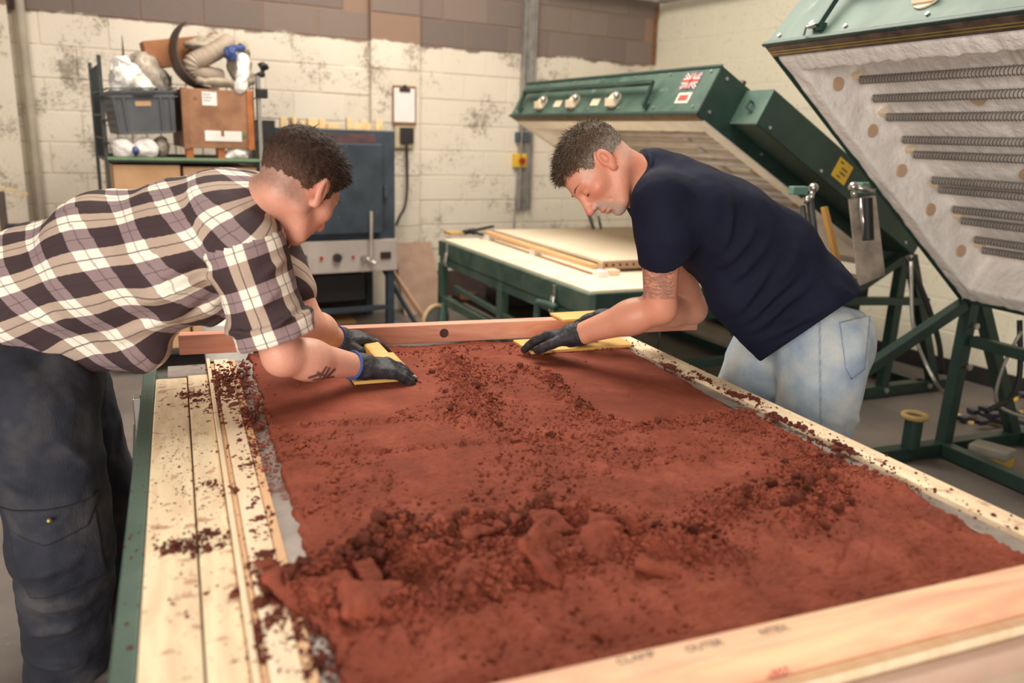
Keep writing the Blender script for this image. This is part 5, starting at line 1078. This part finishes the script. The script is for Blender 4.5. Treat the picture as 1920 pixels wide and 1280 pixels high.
# collar flap
def collarfn(P):
    d = np.abs(rc(P, PD(530, 378, 2.03), PD(460, 416, 2.05), .080, .106))-.0045; return smax(d, np.abs(half(P, PD(504, 391, 2.04), PD(560, 350, 2.0)-PD(470, 410, 2.05)))-.024, .004)
oc_, Vc, Fc = sdfobj('collar', lambda P: collarfn(P)+fbm(P, 20, 2)*.003, PD(504, 391, 2.04)-.15, PD(504, 391, 2.04)+.15, .0045, M_plaid, osh)
attr(oc_, 'plaid', np.stack([Vc[:, 0]+.02, Vc[:, 2]*1.3, 0*Vc[:, 0]], 1), 'POINT', 'FLOAT_VECTOR')
# trousers
M_trs = denim('worn_navy_canvas', srgb(30, 32, 44), srgb(42, 44, 56), srgb(78, 74, 76), 5)
pcL = np.array([-.38, 2.33, .96])
hipsL = [(-.35, 2.22, .90), (-.34, 2.46, .90)]; kneL = [(-.32, 2.22, .54), (-.27, 2.56, .52)]; ankL = [(-.37, 2.38, .10), (-.25, 2.74, .10)]
def trsfn(P):
    lt = np.array([0, 1., 0]); d = legs(P, pcL, lt, hipsL, kneL, ankL, (.17, .140, .118, .108), .05)
    fo = sum(fold(P, a, b, w_, am) for a, b, w_, am in (((-.45, 0, .42), (-.24, 0, .40), .016, .010), ((-.44, 0, .30), (-.26, 0, .34), .016, .010), ((-.46, 0, .2), (-.28, 0, .18), .014, .010), ((-.43, 0, .52), (-.25, 0, .56), .018, .008), ((-.30, 0, .88), (-.22, 0, .78), .014, .010), ((-.44, 0, .80), (-.34, 0, .74), .016, .007)))
    return d-fo*1.6+fbm(P*np.array([1, 1, .7]), 11, 2, 6)*.010+fbm(P, 30, 2, 3)*.002
otr, Vr, Fr_ = sdfobj('work_trousers', lambda P: smax(smax(trsfn(P), P[:, 2]-1.08, .004), -(P[:, 2]-.075), .004), (-.64, 1.98, .04), (-.02, 2.96, 1.12), .0068, M_trs, PL)
attr(otr, 'seam', np.zeros(len(Vr)))
cp = [PD(*c, 2.08)*np.array([1, 0, 1]) for c in ((12, 918), (190, 922), (168, 975), (92, 992), (30, 965))]; rg2 = polyreg(cp)
pocket(otr, trsfn, lambda P: np.maximum(rg2(P), P[:, 1]-2.22), 'pocket_flap', M_trs, .005, .007, (-.55, 1.98, .5), (-.1, 2.3, .82))
cp = [PD(*c, 2.10)*np.array([1, 0, 1]) for c in ((22, 940), (182, 940), (200, 1085), (60, 1105))]; rg3 = polyreg(cp)
pocket(otr, trsfn, lambda P: np.maximum(rg3(P), P[:, 1]-2.22), 'cargo_pocket', M_trs, .005, .004, (-.55, 1.96, .35), (-.1, 2.35, .82))
MB().ball(PD(92, 976, 1.97), .006, 5).build('snap_button', M_brass, otr, smooth=True)
MB().tube(spline([PD(112, 722, 2.04), PD(108, 752, 2.04), PD(88, 772, 2.04), PD(70, 778, 2.04)]), .004, 6).build('pocket_seam', M_trs, otr, smooth=True)
for i, a in enumerate(ankL):
    a = np.array(a); bq = lambda P: smax(smin(rc(P, a+[0, 0, .0], a+[.0, 0, -.04], .075, .06), rc(P, a+[-.03, 0, -.055], a+[.14, 0, -.06], .045, .042), .04), -(P[:, 2]-.004), .003)
    sdfobj('boot', bq, a+[-.16, -.12, -.12], a+[.26, .12, .14], .008, M_shoe, PL)
# ---------------- clay ----------------
def claymat(name, c1, c2, c3):
    m, t, b = newmat(name); n = t.noise(7, 6, rough=.65); n2 = t.noise(90, 5, rough=.7); n3 = t.noise(700, 2)
    st_ = t.noise(18, 5, stretch=(1.2, .35, 1), rough=.65, dist=.6)
    c = t.ramp(n, [(.32, c1), (.52, c2), (.72, c3)]); c = t.mix(t.math('MULTIPLY', st_, .45), c, c1); c = t.mix(t.math('MULTIPLY', n2, .4), c, c3); c = t.mix(t.math('MULTIPLY', n3, .35), c, c1)
    t.l.new(c, b.inputs['Base Color']); b.inputs['Roughness'].default_value = .85; b.inputs['Specular IOR Level'].default_value = .25
    hgt = t.math('ADD', t.math('MULTIPLY', n2, .6), t.math('MULTIPLY', n3, .25)); bn = t.new('ShaderNodeBump', i_Strength=1.0, i_Distance=.006, i_Height=hgt); t.l.new(bn.outputs[0], b.inputs['Normal']); return m
M_clay = claymat('red_clay', srgb(108, 50, 36), srgb(148, 72, 51), srgb(186, 104, 82))
M_clayd = claymat('dry_red_clay', srgb(84, 38, 30), srgb(110, 52, 40), srgb(136, 70, 56))
ZC = ZT+.007
def xy(l): return np.array([onz(p[0], p[1], ZC)[:2] for p in l])
edgeL = xy([(452, 640), (466, 668), (480, 720), (497, 780), (520, 860), (545, 950), (572, 1040), (530, 1068), (515, 1100), (525, 1140), (575, 1165), (612, 1200), (640, 1280), (660, 1400)])
edgeR = xy([(1165, 640), (1190, 658), (1290, 712), (1372, 762), (1425, 785), (1500, 815), (1600, 872), (1700, 912), (1790, 962), (1850, 1002), (1920, 1036), (2020, 1090)])
def edge(E, y): o = np.argsort(E[:, 1]); return np.interp(y, E[o, 1], E[o, 0])
def pdist(X, Y, pl, prof=None):
    d = np.full(X.shape, 9.0); tt = np.zeros(X.shape); L = 0; n = len(pl)-1
    for i in range(n):
        a, b = pl[i], pl[i+1]; ab = b-a; t = np.clip(((X-a[0])*ab[0]+(Y-a[1])*ab[1])/(ab@ab), 0, 1); r = np.hypot(X-a[0]-t*ab[0], Y-a[1]-t*ab[1]); m = r < d; d[m] = r[m]; tt[m] = (i+t[m])/n
    return d, tt
# (pixels of the crest, half width m, height m, crumbs per metre, crumb size)
RID = [([(840, 670), (862, 700), (885, 740), (892, 770), (905, 800)], .035, .008, 900, .0065), ([(880, 775), (820, 785), (740, 787), (640, 794), (560, 800)], .008, .003, 260, .0045),
       ([(985, 690), (1035, 705), (1058, 745), (1110, 785), (1170, 800)], .014, .006, 750, .0058), ([(1170, 802), (1240, 797), (1320, 783), (1420, 775), (1450, 785)], .016, .005, 520, .0058),
       ([(520, 857), (640, 852), (760, 845), (880, 832), (1040, 822), (1180, 806)], .007, .0035, 200, .004), ([(1535, 880), (1530, 915), (1508, 945), (1492, 978)], .035, .010, 1300, .0075),
       ([(1500, 935), (1400, 940), (1340, 960), (1290, 1000), (1235, 1035)], .03, .008, 900, .0065), ([(1420, 800), (1500, 850), (1560, 880), (1640, 890), (1700, 910)], .030, .003, 700, .0055), ([(950, 790), (1000, 830), (1060, 850), (1180, 850)], .05, .001, 500, .0045),
       ([(520, 1112), (600, 1085), (680, 1062), (712, 1022), (790, 1012), (850, 1006), (950, 985), (1050, 970), (1130, 985), (1190, 1010)], .020, .026, 1100, .010),
       ([(540, 1130), (640, 1130), (700, 1150), (790, 1140), (860, 1125), (950, 1080), (1060, 1060), (1150, 1040), (1240, 1045), (1330, 1040)], .022, .016, 1000, .009), ([(700, 1020), (780, 1040), (860, 1045), (930, 1040)], .03, .012, 900, .010),
       ([(430, 700), (455, 760), (470, 830), (500, 900)], .02, .0, 500, .006), ([(1180, 1000), (1300, 1030), (1390, 1050)], .03, .004, 600, .008)]
nx, ny = 470, 600
gx = np.linspace(.06, 1.42, nx); yy0 = float(onz(960, 1330, ZC)[1]); gy = yy0+(2.55-yy0)*np.linspace(0, 1, ny)**1.15
X, Y = np.meshgrid(gx, gy, indexing='ij'); P3 = np.stack([X.ravel(), Y.ravel(), np.zeros(X.size)], 1)
def nz(sx, sy, o_, sd): return fbm(P3*np.array([sx, sy, 1]), 1, o_, sd).reshape(X.shape)
smA = xy([(480, 670), (830, 665), (840, 740), (720, 780), (500, 795)]); smB = xy([(960, 668), (1190, 655), (1420, 765), (1180, 795), (1060, 735), (1000, 700)])
def inpoly(X, Y, pl):
    c = np.zeros(X.shape, bool); n = len(pl)
    for i in range(n):
        a, b = pl[i], pl[(i+1) % n]; m = ((a[1] > Y) != (b[1] > Y)) & (X < (b[0]-a[0])*(Y-a[1])/(b[1]-a[1]+1e-12)+a[0]); c ^= m
    return c
def polysoft(pl, w_):
    i = inpoly(X, Y, pl); d, _ = pdist(X, Y, np.vstack([pl, pl[:1]])); sd = np.where(i, d, -d); return np.clip(.5+sd/w_/2, 0, 1)
sm = np.maximum(polysoft(smA, .02), polysoft(smB, .02))
Z = (1-sm)*(nz(10, 30, 4, 3)*.0042+nz(7, 7, 3, 5)*.0035+np.abs(nz(60, 90, 3, 9))*.0028+nz(160, 160, 2, 19)*.0016)+sm*(nz(4, 4, 2, 2)*.0010-.0025)
near = np.clip((1.55-Y)/.3, 0, 1); Z += near*(nz(38, 14, 4, 12)*.0055+np.abs(nz(9, 5, 2, 13))*.004)
rough = np.zeros(X.shape)
for pl, w_, h_, _, cs in RID:
    d, t = pdist(X, Y, xy(pl)); g = np.exp(-(d/w_)**2); wob = 1+.55*nz(22, 22, 3, 21); Z += g*h_*wob; rough = np.maximum(rough, g*min(1, h_/.008))
Z += rough*(np.abs(nz(90, 90, 3, 31))*.013+nz(34, 34, 2, 33)*.006)
# hollow in the heap and drag marks
for c, rx, ry, dp in (((745, 1088), .055, .032, .032), ((800, 1112), .07, .028, .018), ((945, 1035), .04, .02, .01)):
    q = onz(*c, ZC); Z -= dp*np.exp(-((X-q[0])/rx)**2-((Y-q[1])/ry)**2)
for a, b, w_, dp in (((1020, 865), (1100, 925), .004, .005), ((1060, 1110), (1062, 1160), .005, .004), ((1600, 1005), (1570, 1075), .004, .003), ((1570, 1075), (1660, 1080), .004, .003), ((1640, 1010), (1620, 1110), .004, .002), ((1060, 1180), (1045, 1240), .01, .006)):
    d, t = pdist(X, Y, xy([a, b])); Z -= dp*np.exp(-(d/w_)**2)*(1-t*.5)
wobE = nz(30, 30, 3, 41)*.006; xl = edge(edgeL, Y)+wobE; xr = edge(edgeR, Y)+wobE
yf = 2.494+(1.0-X)*.052+wobE*.5; mk = np.clip(np.minimum(np.minimum(X-xl, xr-X), yf-Y)/.010+.3, 0, 1); mk = mk*mk*(3-2*mk)
Z = ZC+Z*mk-.026*(1-mk); Z = np.maximum(Z, ZT-.02)
V = np.stack([X.ravel(), Y.ravel(), Z.ravel()], 1); idx = np.arange(nx*ny).reshape(nx, ny); F = np.stack([idx[:-1, :-1], idx[1:, :-1], idx[1:, 1:], idx[:-1, 1:]], -1).reshape(-1, 4)
keep = mk.ravel()[F].max(1) > 0.001; F = F[keep]; us = np.unique(F); rm = -np.ones(len(V), int); rm[us] = np.arange(len(us))
CB = thing('clay_bed', 'bed of damp red clay filling the casting table, partly smoothed and heaped', 'clay', (.75, 1.7, ZT))
newmesh('clay_surface', V[us]-np.array(CB.location), rm[F], M_clay, CB, True)
zi = lambda x, y: Z[np.clip(((x-gx[0])/(gx[1]-gx[0])).astype(int), 0, nx-1), np.clip(np.searchsorted(gy, y), 0, ny-1)]
t_ = (1+5**.5)/2; ICO = np.array([(-1, t_, 0), (1, t_, 0), (-1, -t_, 0), (1, -t_, 0), (0, -1, t_), (0, 1, t_), (0, -1, -t_), (0, 1, -t_), (t_, 0, -1), (t_, 0, 1), (-t_, 0, -1), (-t_, 0, 1)])/math.sqrt(1+t_*t_)
ICF = np.array([(0, 11, 5), (0, 5, 1), (0, 1, 7), (0, 7, 10), (0, 10, 11), (1, 5, 9), (5, 11, 4), (11, 10, 2), (10, 7, 6), (7, 1, 8), (3, 9, 4), (3, 4, 2), (3, 2, 6), (3, 6, 8), (3, 8, 9), (4, 9, 5), (2, 4, 11), (6, 2, 10), (8, 6, 7), (9, 8, 1)])
rs = np.random.RandomState(11)
def crumbmesh(name, C, S, m, parent, sub=None):
    n = len(C); ang = rs.rand(n)*6.28; V = ICO[None]*(1+.32*rs.randn(n, 12, 1).clip(-1.4, 1.4))*S[:, None, None]*(1+.35*rs.randn(n, 1, 3)*np.array([1, 1, .6])).clip(.4, 1.9)
    c, s = np.cos(ang)[:, None], np.sin(ang)[:, None]; V = np.stack([V[:, :, 0]*c-V[:, :, 1]*s, V[:, :, 0]*s+V[:, :, 1]*c, V[:, :, 2]*.8], 2)+C[:, None]
    F = (ICF[None]+12*np.arange(n)[:, None, None]).reshape(-1, 3); V = V.reshape(-1, 3)
    if parent is not None: return newmesh(name, V-np.array(parent.location), F, m, parent, False)
    c0 = np.array([V[:, 0].mean(), V[:, 1].mean(), V[:, 2].min()]); o = newmesh(name, V-c0, F, m, None, False); o.location = c0; return o
C = []; S = []; big = []
for pl, w_, h_, den, cs in RID:
    P = xy(pl); seg = np.linalg.norm(np.diff(P, axis=0), axis=1); L = seg.sum(); n = int(den*L*3.4); u = np.sort(rs.rand(n))*L; cum = np.r_[0, np.cumsum(seg)]; i = np.clip(np.searchsorted(cum, u)-1, 0, len(seg)-1); f = (u-cum[i])/seg[i]; p = P[i]+(P[i+1]-P[i])*f[:, None]+rs.randn(n, 2)*w_*.75*(1+rs.rand(n, 1))
    s = cs*.28*np.exp(rs.randn(n)*.6); C.append(p); S.append(s)
n = 9000; p = np.stack([.15+1.15*rs.rand(n), yy0+(2.45-yy0)*rs.rand(n)], 1); dn = vnoise(np.c_[p*7, p[:, :1]*0], 1, 3); inn = inpoly(p[:, 0], p[:, 1], smA) | inpoly(p[:, 0], p[:, 1], smB)
kp = (dn > -.1) & (~inn | (rs.rand(n) < .015)) & ((p[:, 1] > 1.35) | (rs.rand(n) < .4)); C.append(p[kp]); S.append(.0024*np.exp(rs.randn(kp.sum())*.5))
C = np.vstack(C); S = np.concatenate(S); ok = (C[:, 0] > edge(edgeL, C[:, 1])-.05) & (C[:, 0] < edge(edgeR, C[:, 1])+.02) & (C[:, 1] > yy0) & (C[:, 1] < 2.48); C = C[ok]; S = S[ok].clip(0, .016)
zz = np.maximum(zi(C[:, 0], C[:, 1]), ZT+.004); C3 = np.c_[C, zz+S*.45]
bigm = S > .0078; o = crumbmesh('clay_crumbs', C3[~bigm], S[~bigm], M_clay, CB); o['kind'] = 'stuff'
Cb, Sb = C3[bigm][:150], S[bigm][:150]
lump = []
for k in range(4):
    Vl, Fl = surfnet(lambda P: np.linalg.norm(P*np.array([1, 1.2, 1.35]), axis=1)-1+.7*fbm(P, 1.3, 3, 50+k)+.25*(np.abs(P[:, 0])+np.abs(P[:, 1])-1), (-1.6,)*3, (1.6,)*3, .22, 3); me = bpy.data.meshes.new('clay_lump'); me.from_pydata(Vl.tolist(), [], Fl.tolist()); me.materials.append(M_clay); me.shade_smooth(); lump.append(me)
for i, (c, s) in enumerate(zip(Cb, Sb)):
    o = bpy.data.objects.new('clay_lump', lump[i % 4]); link(o); o.parent = CB; o.location = Vector(c)-CB.location; o.scale = (s*.95,)*3; o.rotation_euler = (rs.rand()*.6, rs.rand()*.6, rs.rand()*6.28)
# broken slabs of the heap
for px, py, L, W_, T_, yaw, tilt, dz, sd in ((1035, 1052, .075, .052, .016, .7, .75, .022, 1), (1130, 1040, .045, .035, .014, -.2, .5, .018, 2), (1032, 1000, .036, .030, .020, .1, .3, .026, 3), (700, 1150, .045, .032, .022, -.1, .2, .012, 4), (880, 1090, .045, .022, .012, .9, .5, .012, 5), (905, 1012, .050, .014, .012, .6, .3, .022, 6), (1000, 988, .055, .012, .010, .25, .4, .022, 7), (1150, 1000, .048, .018, .012, -.4, .4, .015, 8), (1230, 1068, .040, .020, .010, -.5, .2, .010, 9), (690, 1090, .018, .036, .022, .1, .2, .020, 10), (915, 1118, .030, .020, .012, 1.0, .4, .010, 11), (1035, 968, .014, .020, .014, .3, .2, .02, 12), (1330, 1020, .020, .016, .012, .4, .2, .010, 13), (620, 1120, .04, .03, .018, .3, .2, .010, 14), (545, 1105, .035, .03, .016, .5, .3, .010, 15), (500, 1062, .020, .016, .010, .5, .1, .002, 16)):
    q = onz(px, py, ZC); M = np.array((Matrix.Rotation(yaw, 3, 'Z')@Matrix.Rotation(tilt, 3, 'X')@Matrix.Rotation(.2, 3, 'Y'))); c = np.array([q[0], q[1], float(zi(np.array([q[0]]), np.array([q[1]]))[0])*.5+ZC*.5+dz*.6])
    c[2] = max(c[2], ZT+.012)
    sdfobj('clay_slab', lambda P: sbox(P, c, (L, W_, T_*.5), M, .006)+.0075*fbm(P, 30, 3, sd)+.003*np.abs(fbm(P, 120, 2, sd)), c-max(L, W_)*1.35-.01, c+max(L, W_)*1.35+.01, .0035 if L > .03 else .003, M_clay, CB, relax=0)
# crumbs spilled on the boards
SC = []; SS = []
for (px, py, rx, ry, n, s) in ((420, 715, 18, 32, 420, .0055), (428, 760, 24, 22, 200, .005), (470, 780, 20, 20, 120, .006), (458, 700, 10, 40, 90, .006), (455, 850, 14, 30, 90, .005), (470, 870, 10, 20, 50, .006), (382, 745, 26, 14, 120, .0045), (350, 735, 14, 6, 50, .0045), (400, 720, 14, 8, 40, .004), (345, 1020, 36, 8, 190, .0042), (410, 1000, 30, 12, 70, .004), (400, 905, 22, 8, 60, .0035), (430, 922, 14, 5, 30, .004), (475, 935, 10, 14, 40, .005), (490, 975, 14, 14, 60, .005), (485, 1005, 12, 8, 40, .005), (500, 1060, 18, 16, 110, .006), (520, 1110, 22, 22, 140, .006), (515, 1165, 16, 10, 60, .006), (490, 1195, 14, 18, 60, .005), (540, 1205, 14, 20, 50, .005), (500, 1235, 14, 8, 30, .005), (555, 1265, 16, 8, 30, .005), (600, 1230, 24, 30, 80, .005), (590, 1160, 20, 20, 80, .005), (370, 895, 60, 90, 150, .0022), (340, 800, 50, 90, 110, .002), (350, 960, 70, 60, 120, .002), (430, 830, 8, 120, 60, .0025), (400, 1060, 90, 100, 70, .0024), (380, 1180, 90, 90, 50, .0024), (330, 850, 40, 40, 60, .0018), (440, 1110, 8, 4, 6, .006), (240, 960, 10, 120, 24, .003), (470, 1100, 15, 100, 50, .003), (440, 680, 14, 12, 40, .004)):
    p = np.c_[px+rs.randn(n)*rx*.75, py+rs.randn(n)*ry*.75]; w_ = np.array([onz(a, b, ZT+.006)[:2] for a, b in p]); SC.append(w_); SS.append(s*.45*np.exp(rs.randn(n)*.45))
SC = np.vstack(SC); SS = np.concatenate(SS).clip(.0008, .011); 
zb = np.where(SC[:, 0] < xi, ZT-.008, np.where(SC[:, 0] < s1, ZT, ZT+.006)); ok = (SC[:, 1] < 2.46) & (SC[:, 0] > xo)
pile = np.exp(-((SC[:, 0]-onz(422, 720, ZT)[0])/.03)**2-((SC[:, 1]-onz(422, 720, ZT)[1])/.09)**2)*.012*rs.rand(len(SC))+np.exp(-((SC[:, 0]-onz(345, 1020, ZT)[0])/.04)**2-((SC[:, 1]-onz(345, 1020, ZT)[1])/.012)**2)*.008*rs.rand(len(SC))
o = crumbmesh('clay_crumbs', np.c_[SC, zb+SS*.6+pile][ok], SS[ok], M_clayd, None); tag(o, 'dark red clay crumbs spilled over the planks and strips on the left', 'crumbs', kind='stuff')
p = []; 
for k in range(330):
    y = rs.rand()*(2.4-.9)+.9; p.append((1.36+.026*rs.randn()*(1), y))
for (px, py, n) in ((1255, 690, 60), (1285, 712, 60), (1375, 740, 50), (1410, 748, 30), (1460, 785, 50), (1495, 800, 30), (1580, 838, 40), (1600, 850, 30), (1320, 712, 20), (1530, 830, 20), (1555, 843, 20)):
    q = onz(px, py, ZT+.012)[:2]; p += [tuple(q+rs.randn(2)*np.array([.006, .02])) for _ in range(n)]
p = np.array(p); s = .0021*np.exp(rs.randn(len(p))*.4); s[330:] *= 1.6; m_ = (p[:, 0] > 1.315) & (p[:, 0] < 1.42); o = crumbmesh('clay_crumbs', np.c_[p, np.full(len(p), ZT+.012)+s*.6][m_], s[m_], M_clayd, None); tag(o, 'dark clay specks scattered along the right timber board', 'crumbs', kind='stuff')
# ---------------- floats ----------------
M_float = mat('golden_pine', srgb(232, 190, 112), srgb(214, 166, 88), .5, scale=3, stretch=(1, 9, 9), bump=.04)

def fl(name, label, x0, x1, y0, y1, z0, hx0, hx1, hy0, hy1, rz=0):
    t_ = thing(name, label, 'float', ((x0+x1)/2, (y0+y1)/2, z0)); MB().b2((x0, y0, z0), (x1, y1, z0+.010)).build('blade', M_float, t_, bevel=.002)
    q = MB()
    V = []
    MB().b2((hx0, hy0, z0+.018), (hx1, hy1, z0+.044)).build('handle', M_float, t_, bevel=.009); MB().b2((hx0+.01, hy0+.01, z0+.010), (hx1-.01, hy1-.01, z0+.019)).build('handle_spacer', M_float, t_); t_.rotation_euler = (0, 0, rz); return t_
fl('plastering_float', 'golden wooden float pressed on the clay under the plaid man gloves', .412, .585, 2.125, 2.40, ZC+.001, .492, .545, 2.19, 2.455)
fl('plastering_float', 'long golden wooden float under the gloved hand of the man in navy', 1.0, 1.365, 2.30, 2.455, ZC+.001, 1.08, 1.27, 2.36, 2.40)
t_ = thing('plastering_float', 'pale wooden float resting on the far timber rail behind the navy man arm', 'float', (1.28, 2.49, 1.003)); MB().b2((1.17, 2.435, 1.003), (1.39, 2.545, 1.012)).build('blade', M_float, t_, bevel=.002)
